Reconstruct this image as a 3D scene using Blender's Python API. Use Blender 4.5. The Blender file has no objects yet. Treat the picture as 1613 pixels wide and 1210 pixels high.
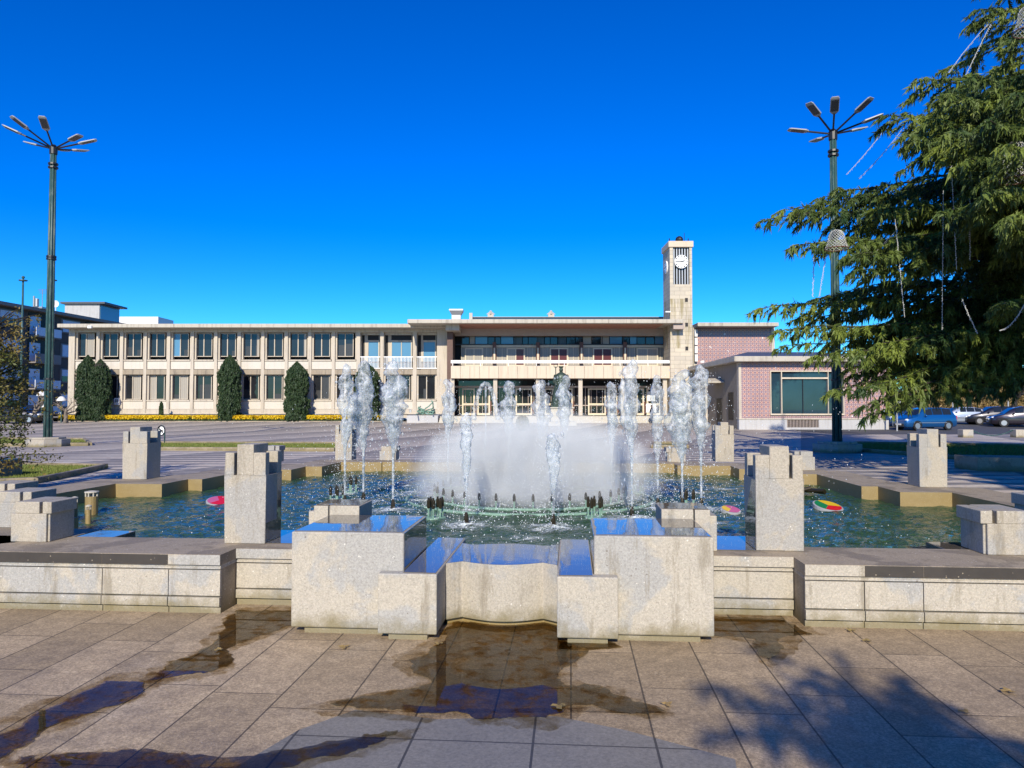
import bpy, bmesh, math, random
import numpy as np
from mathutils import Vector, Matrix, noise
random.seed(7); rng = np.random.default_rng(7)
R = math.radians
C = bpy.context.scene.collection
# ------------------------------------------------------------------ camera
FPX = 1165.0; PITCH = math.atan(37/1165); EYE = 1.6
cd = bpy.data.cameras.new('camera'); cam = bpy.data.objects.new('camera', cd); C.objects.link(cam)
cam.location = (0, 0, EYE); cam.rotation_euler = (R(90)+PITCH, 0, 0)
cd.sensor_width = 36; cd.lens = 36*FPX/1613; cd.clip_start = 0.05; cd.clip_end = 3000
bpy.context.scene.camera = cam
# ------------------------------------------------------------------ sky, sun, exposure
SUN_EL, SUN_AZ = 28.0, 5.5           # azimuth: degrees to the left of straight behind the camera
w = bpy.data.worlds.new('World'); bpy.context.scene.world = w; w.use_nodes = True
nt = w.node_tree; nt.nodes.clear()
sky = nt.nodes.new('ShaderNodeTexSky'); sky.sky_type = 'NISHITA'; sky.sun_disc = False
sky.sun_elevation = R(SUN_EL); sky.sun_rotation = R(180+SUN_AZ)
sky.air_density = 1.0; sky.dust_density = 0.1; sky.ozone_density = 4.0
hs = nt.nodes.new('ShaderNodeHueSaturation'); hs.inputs['Saturation'].default_value = 1.5
tint = nt.nodes.new('ShaderNodeMixRGB'); tint.blend_type = 'MULTIPLY'; tint.inputs[0].default_value = 1
tint.inputs[2].default_value = (0.50, 0.74, 0.79, 1)
gam = nt.nodes.new('ShaderNodeMixRGB'); gam.blend_type = 'MULTIPLY'; gam.inputs[0].default_value = 1; gam.inputs[2].default_value = (0.55, 0.86, 1.12, 1)
gm = nt.nodes.new('ShaderNodeGamma'); gm.inputs[1].default_value = 1.20
bg = nt.nodes.new('ShaderNodeBackground'); bg.inputs[1].default_value = 0.12
wo = nt.nodes.new('ShaderNodeOutputWorld')
nt.links.new(sky.outputs[0], hs.inputs['Color']); nt.links.new(hs.outputs[0], gam.inputs[1]); nt.links.new(gam.outputs[0], gm.inputs[0]); nt.links.new(gm.outputs[0], tint.inputs[1])
nt.links.new(tint.outputs[0], bg.inputs[0]); nt.links.new(bg.outputs[0], wo.inputs[0])
ld = bpy.data.lights.new('sun', 'SUN'); sun = bpy.data.objects.new('sun', ld); C.objects.link(sun)
ld.energy = 4.6; ld.angle = R(0.5); ld.color = (1.0, 0.915, 0.75)
sd = Vector((math.sin(R(SUN_AZ))*math.cos(R(SUN_EL)), math.cos(R(SUN_AZ))*math.cos(R(SUN_EL)), -math.sin(R(SUN_EL))))
sun.rotation_euler = sd.to_track_quat('-Z', 'Y').to_euler()
vs = bpy.context.scene.view_settings
vs.view_transform = 'Standard'; vs.look = 'None'; vs.exposure = 0.25; vs.gamma = 1
# ------------------------------------------------------------------ places: photograph measurements turned into metres
def ray(px, py):
    a = (px-806.5)/FPX; b = (605-py)/FPX
    return a, math.cos(PITCH)-b*math.sin(PITCH), math.sin(PITCH)+b*math.cos(PITCH)
def W(px, py, D):                      # point at depth D
    a, dy, dz = ray(px, py); t = D/dy
    return Vector((a*t, D, EYE+dz*t))
def G(px, py, z=0):                    # point on the level z
    a, dy, dz = ray(px, py); t = (z-EYE)/dz
    return Vector((a*t, dy*t, z))
TH = R(4.5); OX, OY = -0.10, 5.13      # the fountain's own axes: u across, v along
def U(u, v, z=0):
    return Vector((OX+u*math.cos(TH)+v*math.sin(TH), OY-u*math.sin(TH)+v*math.cos(TH), z))
def uv(p):
    x, y = p[0]-OX, p[1]-OY
    return x*math.cos(TH)-y*math.sin(TH), x*math.sin(TH)+y*math.cos(TH)
def gz(y): return 0.35*min(1, max(0, (y-50)/14))
# ------------------------------------------------------------------ material helpers
MATS = {}
class NT:
    def __init__(s, name):
        s.m = bpy.data.materials.new(name); s.m.use_nodes = True; s.t = s.m.node_tree
        s.b = s.t.nodes['Principled BSDF']; MATS[name] = s.m
        s.tc = s.t.nodes.new('ShaderNodeTexCoord'); s.co = s.tc.outputs['Object']
    def n(s, typ, **k):
        x = s.t.nodes.new(typ)
        for a, b in k.items(): setattr(x, a, b)
        return x
    def link(s, a, b): s.t.links.new(a, b)
    def noise(s, scale, detail=4, rough=.6, co=None, dist=0):
        x = s.n('ShaderNodeTexNoise'); x.inputs['Scale'].default_value = scale
        x.inputs['Detail'].default_value = detail; x.inputs['Roughness'].default_value = rough
        x.inputs['Distortion'].default_value = dist
        s.link(co or s.co, x.inputs['Vector']); return x.outputs['Fac']
    def vor(s, scale, co=None, out='Distance'):
        x = s.n('ShaderNodeTexVoronoi'); x.inputs['Scale'].default_value = scale
        s.link(co or s.co, x.inputs['Vector']); return x.outputs[out]
    def ramp(s, fac, stops, interp='LINEAR'):
        x = s.n('ShaderNodeValToRGB'); r = x.color_ramp; r.interpolation = interp
        while len(r.elements) > 1: r.elements.remove(r.elements[-1])
        r.elements[0].position = stops[0][0]; c = stops[0][1]
        r.elements[0].color = (*c, 1) if isinstance(c, tuple) else (c, c, c, 1)
        for p, c in stops[1:]:
            e = r.elements.new(p); e.color = (*c, 1) if isinstance(c, tuple) else (c, c, c, 1)
        s.link(fac, x.inputs[0]); return x.outputs[0]
    def mix(s, fac, a, b, mode='MIX'):
        x = s.n('ShaderNodeMixRGB'); x.blend_type = mode
        for i, q in enumerate((fac, a, b)):
            if isinstance(q, (int, float)): x.inputs[i].default_value = q if i == 0 else (q, q, q, 1)
            elif isinstance(q, tuple): x.inputs[i].default_value = (*q, 1)
            else: s.link(q, x.inputs[i])
        return x.outputs[0]
    def math(s, op, a, b=0.0, c=None):
        x = s.n('ShaderNodeMath'); x.operation = op
        for i, q in enumerate((a, b) if c is None else (a, b, c)):
            if isinstance(q, (int, float)): x.inputs[i].default_value = q
            else: s.link(q, x.inputs[i])
        return x.outputs[0]
    def mapping(s, rot=(0,0,0), scale=(1,1,1), loc=(0,0,0), co=None):
        x = s.n('ShaderNodeMapping'); x.inputs['Rotation'].default_value = rot
        x.inputs['Scale'].default_value = scale; x.inputs['Location'].default_value = loc
        s.link(co or s.co, x.inputs['Vector']); return x.outputs[0]
    def sep(s, co=None):
        x = s.n('ShaderNodeSeparateXYZ'); s.link(co or s.co, x.inputs[0]); return x.outputs
    def col(s, c):
        if isinstance(c, tuple): s.b.inputs['Base Color'].default_value = (*c, 1)
        else: s.link(c, s.b.inputs['Base Color'])
    def rough(s, r):
        if isinstance(r, (int, float)): s.b.inputs['Roughness'].default_value = r
        else: s.link(r, s.b.inputs['Roughness'])
    def bump(s, h, strength=.3, dist=.02):
        x = s.n('ShaderNodeBump'); x.inputs['Strength'].default_value = strength
        x.inputs['Distance'].default_value = dist; s.link(h, x.inputs['Height'])
        s.link(x.outputs[0], s.b.inputs['Normal'])
def plain(name, c, rough=.6, metal=0, var=.15, scale=3, bump=0):
    m = NT(name); n = m.noise(scale, 5)
    m.col(m.mix(n, tuple(x*(1-var) for x in c), tuple(min(1, x*(1+var)) for x in c)))
    m.rough(rough); m.b.inputs['Metallic'].default_value = metal
    if bump: m.bump(m.noise(scale*8, 4), bump)
    return m.m
def concrete(name, a, b, spec=90, stain=(.30,.31,.33), amt=.55, bumpd=.25):
    m = NT(name)
    base = m.mix(m.noise(2.2, 6, .65), a, b)
    patch = m.ramp(m.noise(1.6, 5, .6, dist=.4), [(.50, 0.0), (.545, amt), (.75, amt)])
    c = m.mix(patch, base, stain)
    fine = m.noise(260, 2)
    c = m.mix(.55, c, m.ramp(fine, [(.3, .35), (.5, .5), (.7, .68)]), 'OVERLAY')
    c = m.mix(.6, c, m.ramp(m.noise(70, 3, .7), [(.32, .33), (.5, .5), (.68, .66)]), 'OVERLAY')
    warp = m.mix(.012, m.co, m.n('ShaderNodeTexNoise').outputs['Color'], 'ADD')
    for sc, th, kp, amt_, colr in ((spec, .18, .56, .45, (.75,.71,.63)), (spec*.36, .16, .64, .7, (.78,.74,.66)), (spec*.5, .13, .56, .6, (.14,.12,.10)), (spec*.2, .09, .62, .7, (.12,.09,.07))):
        d = m.math('LESS_THAN', m.math('ADD', m.vor(sc), m.math('MULTIPLY', m.noise(sc*2.5, 2), .12)), th+.06)
        keep = m.math('GREATER_THAN', m.noise(sc*.4, 1), kp)
        c = m.mix(m.math('MULTIPLY', m.math('MULTIPLY', d, keep), amt_), c, colr)
    dr = m.noise(1, 5, .7, co=m.mapping(scale=(9, 9, 1.2)))
    c = m.mix(m.ramp(dr, [(.55, 0.0), (.66, .55)]), c, (.20, .165, .11))
    zz = m.sep()[2]; al = m.math('SUBTRACT', m.math('MULTIPLY', m.noise(5, 5, .7), .32), zz)
    c = m.mix(m.ramp(al, [(.0, 0.0), (.12, .75)]), c, (.17, .135, .05))
    m.col(c); m.rough(.75); m.bump(m.math('ADD', fine, m.noise(40, 4)), bumpd, .004)
    return m.m
concrete('aggregate_concrete', (.49,.435,.345), (.37,.335,.28), 75, (.34,.335,.32), .75)
concrete('aggregate_concrete_fine', (.45,.39,.30), (.33,.30,.25), 95, (.29,.30,.31), .5)
concrete('coping_stone', (.42,.34,.24), (.28,.23,.165), 80, (.17,.14,.105), .6)
m = NT('wet_stone')     # dark stone under a running film of water
c = m.mix(m.noise(6, 5), (.09,.08,.07), (.15,.125,.10)); m.col(c); m.rough(.035)
m.b.inputs['Coat Weight'].default_value = .3; m.b.inputs['Coat Roughness'].default_value = .03; m.b.inputs['Coat IOR'].default_value = 1.36
m.b.inputs['IOR'].default_value = 1.35
m.bump(m.noise(3, 3), .12, .01)
m = NT('dark_wet_band'); li = m.math('MULTIPLY', m.math('LESS_THAN', m.vor(28), .13), m.math('GREATER_THAN', m.noise(9,1), .55))
m.col(m.mix(li, m.mix(m.noise(8,5), (.03,.027,.025), (.075,.062,.05)), (.30,.25,.18))); m.rough(.4)
m = NT('algae_concrete'); c = m.mix(m.noise(5,6,.7), (.36,.27,.12), (.20,.14,.05)); m.col(m.mix(m.math('LESS_THAN', m.vor(60), .15), c, (.45,.38,.25))); m.rough(.5)
m.bump(m.noise(60,3), .3, .005)
# foreground granite slabs: strips along the fountain axis, staggered joints
m = NT('granite_paving')
co = m.mapping(rot=(0,0,TH))
x = m.sep(co)
def slab_line(m, a, period, width, warp=None):
    f = m.math('FRACT', m.math('DIVIDE', a, period)); d = m.math('ABSOLUTE', m.math('SUBTRACT', f, .5))
    return m.math('GREATER_THAN', d, .5-width/period/2)
strip = m.math('FLOOR', m.math('DIVIDE', x[0], .40))
wn = m.n('ShaderNodeTexWhiteNoise'); wn.noise_dimensions = '1D'; m.link(strip, wn.inputs['W'])
xo = m.math('ADD', x[0], 0.0)
l1 = slab_line(m, xo, .40, .010)
yo = m.math('ADD', x[1], m.math('MULTIPLY', wn.outputs[0], 3))
l2 = slab_line(m, yo, .95, .008)
line = m.math('MAXIMUM', l1, l2)
cell = m.n('ShaderNodeTexWhiteNoise'); cell.noise_dimensions = '2D'
cmb = m.n('ShaderNodeCombineXYZ'); m.link(strip, cmb.inputs[0]); m.link(m.math('FLOOR', m.math('DIVIDE', yo, .95)), cmb.inputs[1]); m.link(cmb.outputs[0], cell.inputs['Vector'])
c = m.mix(cell.outputs[0], (.33,.245,.148), (.47,.355,.225))
c = m.mix(m.ramp(m.noise(1.1,6,.65), [(.45,0.0),(.70,.6)]), c, (.20,.15,.10))
c = m.mix(m.ramp(m.noise(.8,5,.6,dist=.6), [(.58,0.0),(.66,.35)]), c, (.46,.37,.27))
fine = m.noise(75,3,.85); c = m.mix(1, c, m.ramp(fine, [(.34,.30),(.5,.48),(.66,.74)]), 'OVERLAY')
c = m.mix(.6, c, m.ramp(m.noise(9,4,.75), [(.3,.32),(.7,.66)]), 'OVERLAY')
c = m.mix(m.math('MULTIPLY', m.math('LESS_THAN', m.vor(55), .13), m.math('GREATER_THAN', m.noise(12,1), .6)), c, (.5,.46,.4))
c = m.mix(m.math('MULTIPLY', line, .8), c, (.035,.028,.022))
m.col(c); m.rough(m.ramp(m.noise(1.1,6,.65), [(.4,.8),(.68,.5)]))
m.bump(m.math('SUBTRACT', m.math('MULTIPLY', fine, .35), line), .4, .006)
m = NT('grey_slab'); co = m.mapping(rot=(0,0,TH)); x = m.sep(co)
line = m.math('MAXIMUM', slab_line(m, m.math('ADD', x[0], .18), .58, .012), slab_line(m, m.math('ADD', x[1], .35), 1.3, .010))
fine = m.noise(60,3,.8)
c = m.mix(m.noise(1.5,6,.7), (.15,.14,.12), (.27,.25,.22)); c = m.mix(.6, c, m.ramp(fine, [(.3,.25),(.5,.5),(.7,.75)]), 'OVERLAY')
c = m.mix(m.math('MULTIPLY', line, .85), c, (.03,.028,.025)); m.col(c); m.rough(.5); m.bump(m.math('SUBTRACT', m.math('MULTIPLY', fine, .3), line), .4, .006)
# cobble mosaic of the square: light stone with long dark teeth
m = NT('mosaic_paving'); co = m.mapping(rot=(0,0,R(2)))
x = m.sep(co)
fx = m.math('FRACT', m.math('DIVIDE', m.math('ADD', x[0], m.math('MULTIPLY', x[1], -.35)), 5.2))
fy = m.math('FRACT', m.math('DIVIDE', x[1], .95))
tooth = m.math('LESS_THAN', m.math('MULTIPLY', fx, .8), fy)
row = m.math('GREATER_THAN', m.math('FRACT', m.math('DIVIDE', x[1], 7.6)), .93)
colm = m.math('LESS_THAN', fx, .035)
dark = m.math('MAXIMUM', m.math('MULTIPLY', tooth, 1), m.math('MAXIMUM', row, colm))
cob = m.vor(9, out='Color'); cb = m.n('ShaderNodeRGBToBW'); m.link(cob, cb.inputs[0])
c = m.mix(dark, (.62,.53,.42), (.25,.22,.19))
c = m.mix(.5, c, m.ramp(cb.outputs[0], [(.1,.35),(.9,.66)]), 'OVERLAY')
c = m.mix(.4, c, m.ramp(m.noise(.5,6,.7), [(.3,.3),(.7,.65)]), 'OVERLAY')
m.col(c); m.rough(.7); m.bump(m.vor(9), .4, .02)
plain('asphalt', (.075,.075,.078), .85, var=.3, scale=5, bump=.3)
plain('far_ground', (.14,.13,.10), .9, var=.4, scale=.2)
m = NT('lawn'); m.col(m.mix(m.ramp(m.noise(3,6,.7), [(.35,0.0),(.6,1.0)]), (.10,.14,.02), (.20,.17,.06))); m.rough(.9); m.bump(m.noise(90,3), .8, .03)
m = NT('grass_blade'); m.col(m.mix(m.noise(1.3,5,.7), (.09,.17,.015), (.24,.23,.06))); m.rough(.8)
# building finishes
def wall(name, a, b, sc=1.2, streak=.35, dirt=(.16,.13,.10)):
    m = NT(name); c = m.mix(m.noise(sc,6,.65), a, b)
    st = m.noise(1, 5, .7, co=m.mapping(scale=(4,4,.35)))
    c = m.mix(m.ramp(st, [(.50,0.0),(.70,streak)]), c, dirt)
    m.col(c); m.rough(.8); m.bump(m.noise(14,4), .15, .01); return m
wall('pale_render', (.58,.505,.40), (.47,.41,.33), streak=.5)
wall('spandrel_panel', (.64,.585,.50), (.56,.51,.43), streak=.15)
wall('weathered_belt', (.40,.33,.24), (.27,.22,.16), 2.5, .8, (.09,.075,.06))
wall('cream_concrete', (.66,.57,.43), (.57,.48,.36), streak=.3)
wall('parapet_panel', (.66,.55,.41), (.60,.49,.37), .7, .3, (.3,.2,.13))
m = wall('roof_edge', (.55,.50,.41), (.42,.38,.31), 2, .6, (.15,.12,.09))
plain('pink_soffit', (.46,.22,.15), .7); plain('beam_render', (.42,.34,.29), .8)
plain('brown_metal', (.13,.05,.03), .5); plain('cream_frame', (.66,.56,.40), .5); plain('white_paint', (.78,.76,.72), .45)
plain('dark_interior', (.010,.008,.008), .6); plain('roof_sheet', (.08,.085,.095), .5, var=.3)
plain('grey_metal', (.35,.36,.37), .4, .6); plain('brick_side', (.13,.08,.065), .8, var=.4, scale=12)
m = NT('dark_glass'); m.col(m.mix(m.noise(.7,3), (.008,.009,.012), (.03,.032,.036))); m.rough(.04); m.b.inputs['IOR'].default_value = 1.5  # slow noise in the colour imitates uneven bluish reflections on the panes
m.bump(m.noise(.8,2), .08, .05)
m = NT('curtain'); x = m.sep(); wv = m.math('SINE', m.math('MULTIPLY', x[0], 38)); m.col(m.mix(m.math('MULTIPLY', wv, .35), (.36,.32,.26), (.20,.18,.15))); m.rough(.35)
plain('half_curtain', (.045,.043,.042), .25)
plain('red_curtain', (.10,.015,.012), .3)
m = NT('blue_glass'); m.col((.10,.24,.38)); m.rough(.06)
m = NT('shop_glass'); m.col(m.mix(m.noise(.35,4), (.008,.018,.03), (.03,.07,.10))); m.rough(.03); m.b.inputs['IOR'].default_value = 1.6
# stone courses of the tower
m = NT('tower_stone'); br = m.n('ShaderNodeTexBrick'); br.inputs['Scale'].default_value = 1
br.inputs['Brick Width'].default_value = .95; br.inputs['Row Height'].default_value = .36; br.inputs['Mortar Size'].default_value = .012
br.inputs['Color1'].default_value = (.60,.52,.39,1); br.inputs['Color2'].default_value = (.49,.43,.34,1); br.inputs['Mortar'].default_value = (.28,.24,.19,1)
xyz = m.sep(); cm = m.n('ShaderNodeCombineXYZ'); m.link(m.math('ADD', xyz[0], xyz[1]), cm.inputs[0]); m.link(xyz[2], cm.inputs[1]); m.link(cm.outputs[0], br.inputs['Vector'])
st = m.noise(1,5,.7, co=m.mapping(scale=(2.4,2.4,.22)))
low = m.math('MULTIPLY', m.math('LESS_THAN', xyz[2], 11.2), m.math('GREATER_THAN', xyz[2], 6.8))
c = m.mix(m.math('MULTIPLY', m.ramp(st, [(.47,0.0),(.62,.75)]), low), br.outputs[0], (.24,.19,.07))
c = m.mix(m.ramp(m.noise(1.2,5,.7), [(.55,0.0),(.75,.4)]), c, (.30,.26,.21)); m.col(c); m.rough(.8)
# patterned tiles
def tilemat(name, ax, P=.30):
    m = NT(name); x = m.sep()
    a = m.math('SUBTRACT', m.math('FRACT', m.math('DIVIDE', x[ax], P)), .5); b = m.math('SUBTRACT', m.math('FRACT', m.math('DIVIDE', x[2], P)), .5)
    r = m.math('SQRT', m.math('ADD', m.math('MULTIPLY', a, a), m.math('MULTIPLY', b, b)))
    cross = m.math('MINIMUM', m.math('ABSOLUTE', a), m.math('ABSOLUTE', b))
    base = m.mix(m.math('LESS_THAN', cross, .09), (.46,.36,.33), (.10,.09,.19))
    edge = m.math('GREATER_THAN', m.math('MAXIMUM', m.math('ABSOLUTE', a), m.math('ABSOLUTE', b)), .40)
    base = m.mix(edge, base, (.30,.19,.20))
    base = m.mix(m.math('LESS_THAN', r, .30), base, (.42,.17,.12)); base = m.mix(m.math('LESS_THAN', r, .19), base, (.50,.32,.26))
    chip = m.math('GREATER_THAN', m.noise(2.3,2,.4), .735)
    base = m.mix(chip, base, (.75,.7,.66)); base = m.mix(.35, base, m.ramp(m.noise(.9,5), [(.3,.38),(.7,.6)]), 'OVERLAY')
    m.col(base); m.rough(.3)
tilemat('patterned_tile', 0, .30); tilemat('patterned_tile_fine', 0, .36)
wall('plinth_render', (.50,.49,.48), (.42,.41,.40))
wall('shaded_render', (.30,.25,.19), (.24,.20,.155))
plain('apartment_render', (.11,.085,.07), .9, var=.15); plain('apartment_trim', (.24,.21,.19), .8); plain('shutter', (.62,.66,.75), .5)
# metals, street furniture
m = NT('green_paint'); c = m.mix(m.ramp(m.noise(9,6,.75, co=m.mapping(scale=(1,1,.25))), [(.5,0.0),(.7,.6)]), (.03,.085,.085), (.20,.25,.22)); m.col(c); m.rough(.45)
plain('lamp_grey', (.36,.37,.38), .4); plain('lamp_under', (.07,.07,.075), .4); plain('black_metal', (.015,.016,.018), .4)
plain('bronze', (.05,.075,.055), .45, .3, .4, 4); plain('pedestal_stone', (.50,.46,.38), .8)
plain('copper_green', (.20,.34,.26), .6, .1, .35, 12); plain('nozzle_brass', (.045,.036,.02), .35, .5, .4, 30)
plain('clock_white', (.88,.88,.85), .5, var=.03); plain('rubber', (.012,.012,.013), .8); plain('alloy', (.45,.46,.48), .3, .7)
plain('lamp_red', (.55,.02,.02), .3); plain('glass_red', (.65,.01,.02), .15); plain('glass_green', (.01,.22,.07), .15); plain('glass_yellow', (.75,.50,.02), .15); plain('glass_pink', (.55,.12,.25), .15)
plain('headlight', (.75,.78,.82), .1); plain('skin', (.45,.28,.2), .6); plain('dark_cloth', (.02,.022,.03), .9); plain('jeans', (.03,.045,.09), .9)
plain('car_glass', (.015,.02,.025), .05); plain('plate_white', (.7,.7,.7), .5)
def paint(name, c):
    m = NT(name); m.col(c); m.rough(.3); m.b.inputs['Metallic'].default_value = .35; m.b.inputs['Coat Weight'].default_value = 1; m.b.inputs['Coat Roughness'].default_value = .04
paint('blue_paint', (.006,.09,.28)); paint('dark_blue_paint', (.012,.05,.20)); paint('silver_paint', (.42,.48,.58)); paint('black_paint', (.012,.012,.018)); paint('white_car_paint', (.75,.75,.75)); paint('maroon_paint', (.02,.015,.025))
# foliage
def leaf(name, a, b, sc=1.5, trans=.22):
    m = NT(name); n1 = m.noise(sc,3); n2 = m.noise(25,1)
    c = m.mix(m.ramp(n1,[(.35,0.0),(.65,1.0)]), a, b); c = m.mix(.5, c, m.ramp(n2,[(.3,.3),(.7,.72)]), 'OVERLAY')
    m.col(c); m.rough(.6)
    tr = m.n('ShaderNodeBsdfTranslucent'); m.link(c, tr.inputs[0]); mx = m.n('ShaderNodeMixShader'); mx.inputs[0].default_value = trans
    out = m.t.nodes['Material Output']; m.link(m.b.outputs[0], mx.inputs[1]); m.link(tr.outputs[0], mx.inputs[2]); m.link(mx.outputs[0], out.inputs[0])
leaf('cedar_needle', (.020,.056,.014), (.19,.24,.035), .7, .15)
leaf('cypress_leaf', (.018,.045,.014), (.05,.085,.03), 3)
leaf('autumn_leaf', (.22,.15,.03), (.07,.11,.02), 1.2)
leaf('dry_bush_leaf', (.42,.28,.11), (.24,.19,.07), 1); leaf('evergreen_leaf', (.03,.05,.02), (.06,.08,.03), 1)
leaf('yellow_petal', (.75,.50,.01), (.80,.60,.02), 3); leaf('bed_leaf', (.04,.09,.02), (.08,.13,.03), 3)
plain('bark', (.03,.024,.018), .9, var=.4, scale=8, bump=.5); plain('pale_bark', (.22,.18,.14), .9, var=.4, scale=8)
plain('light_string', (.50,.50,.47), .5)
# water
m = NT('pool_water')
n = m.noise(2.2,5,.6); m.col(m.mix(n, (.018,.045,.014), (.05,.11,.045)))
m.rough(.05); m.b.inputs['IOR'].default_value = 1.33
x = m.sep(m.mapping(rot=(0,0,TH))); 
m.bump(m.math('ADD', m.noise(6,5,.6,dist=.8), m.math('MULTIPLY', m.noise(24,3), .3)), 1.0, .07)
m = NT('foam'); m.col((.80,.86,.86)); m.rough(.5)
al = m.ramp(m.noise(14,5,.75), [(.42,0.0),(.60,1.0)])
tr = m.n('ShaderNodeBsdfTransparent'); mx = m.n('ShaderNodeMixShader'); out = m.t.nodes['Material Output']
at = m.n('ShaderNodeAttribute'); at.attribute_name = 'fade'
m.link(m.math('MULTIPLY', al, at.outputs['Fac']), mx.inputs[0]); m.link(tr.outputs[0], mx.inputs[1]); m.link(m.b.outputs[0], mx.inputs[2]); m.link(mx.outputs[0], out.inputs[0])
m = NT('jet_water'); m.col(m.mix(m.ramp(m.noise(20,4,.7),[(.42,0.0),(.62,1.0)]), (.50,.54,.58), (.95,.96,.97))); m.rough(.12); m.b.inputs['IOR'].default_value = 1.33
m.bump(m.noise(24,4,.65,co=m.mapping(scale=(1,1,.45))), .8, .02)
gl = m.n('ShaderNodeBsdfTransparent'); mx = m.n('ShaderNodeMixShader'); out = m.t.nodes['Material Output']; gl.inputs[0].default_value = (.93,.96,.98,1)
lw = m.n('ShaderNodeLayerWeight'); lw.inputs[0].default_value = .45
m.link(m.math('MINIMUM', m.math('ADD', m.ramp(m.noise(16,5,.7,co=m.mapping(scale=(1,1,.55))),[(.42,.05),(.68,.60)]), m.math('MULTIPLY', lw.outputs['Facing'], .30)), 1), mx.inputs[0])
m.link(gl.outputs[0], mx.inputs[1]); m.link(m.b.outputs[0], mx.inputs[2]); m.link(mx.outputs[0], out.inputs[0])
m = NT('droplet'); m.col((.88,.93,.97)); m.rough(.1)
m = NT('puddle_water'); out = m.t.nodes['Material Output']
gl = m.n('ShaderNodeBsdfGlossy'); gl.inputs['Roughness'].default_value = .015; gl.inputs[0].default_value = (1,1,1,1)
tr = m.n('ShaderNodeBsdfTransparent'); m.link(m.ramp(m.noise(4,5,.7),[(.35,(.60,.51,.33)),(.65,(.82,.72,.50))]), tr.inputs[0]); fr = m.n('ShaderNodeFresnel'); fr.inputs[0].default_value = 1.34
bp = m.n('ShaderNodeBump'); bp.inputs['Strength'].default_value = .05; bp.inputs['Distance'].default_value = .01; m.link(m.noise(5,2), bp.inputs['Height']); m.link(bp.outputs[0], gl.inputs['Normal'])
mx = m.n('ShaderNodeMixShader'); m.link(m.math('MULTIPLY', fr.outputs[0], m.ramp(m.noise(7,6,.75),[(.38,.12),(.52,.70)])), mx.inputs[0]); m.link(tr.outputs[0], mx.inputs[1]); m.link(gl.outputs[0], mx.inputs[2]); m.link(mx.outputs[0], out.inputs[0])
m = NT('damp_film'); out = m.t.nodes['Material Output']
tr = m.n('ShaderNodeBsdfTransparent'); m.link(m.ramp(m.noise(7,6,.75),[(.38,(.74,.67,.54)),(.60,(.99,.985,.97))]), tr.inputs[0]); m.rough(.25); m.col((.05,.04,.03)); mx = m.n('ShaderNodeMixShader'); mx.inputs[0].default_value = .05
m.link(tr.outputs[0], mx.inputs[1]); m.link(m.b.outputs[0], mx.inputs[2]); m.link(mx.outputs[0], out.inputs[0])
m = NT('mist'); out = m.t.nodes['Material Output']; m.t.nodes.remove(m.b)
pv = m.n('ShaderNodeVolumePrincipled'); pv.inputs['Color'].default_value = (.88,.94,1,1); pv.inputs['Anisotropy'].default_value = -.35
g = m.tc.outputs['Generated']; x = m.sep(g)
def ed(q, c0, r): return m.math('DIVIDE', m.math('SUBTRACT', q, c0), r)
ax, ay, az = ed(x[0],.5,.5), ed(x[1],.5,.5), ed(x[2],.25,.75)
rr = m.math('ADD', m.math('ADD', m.math('MULTIPLY',ax,ax), m.math('MULTIPLY',ay,ay)), m.math('MULTIPLY',az,az))
fall = m.ramp(rr, [(0,1.0),(.45,.75),(1,0.0)])
m.link(m.math('MULTIPLY', m.math('MULTIPLY', fall, m.ramp(m.noise(2.6,4,.6,co=m.mapping(scale=(1,1,.45))),[(.34,.15),(.66,1.2)])), 1.75), pv.inputs['Density']); m.link(pv.outputs[0], out.inputs['Volume'])
MAT = MATS
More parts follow.
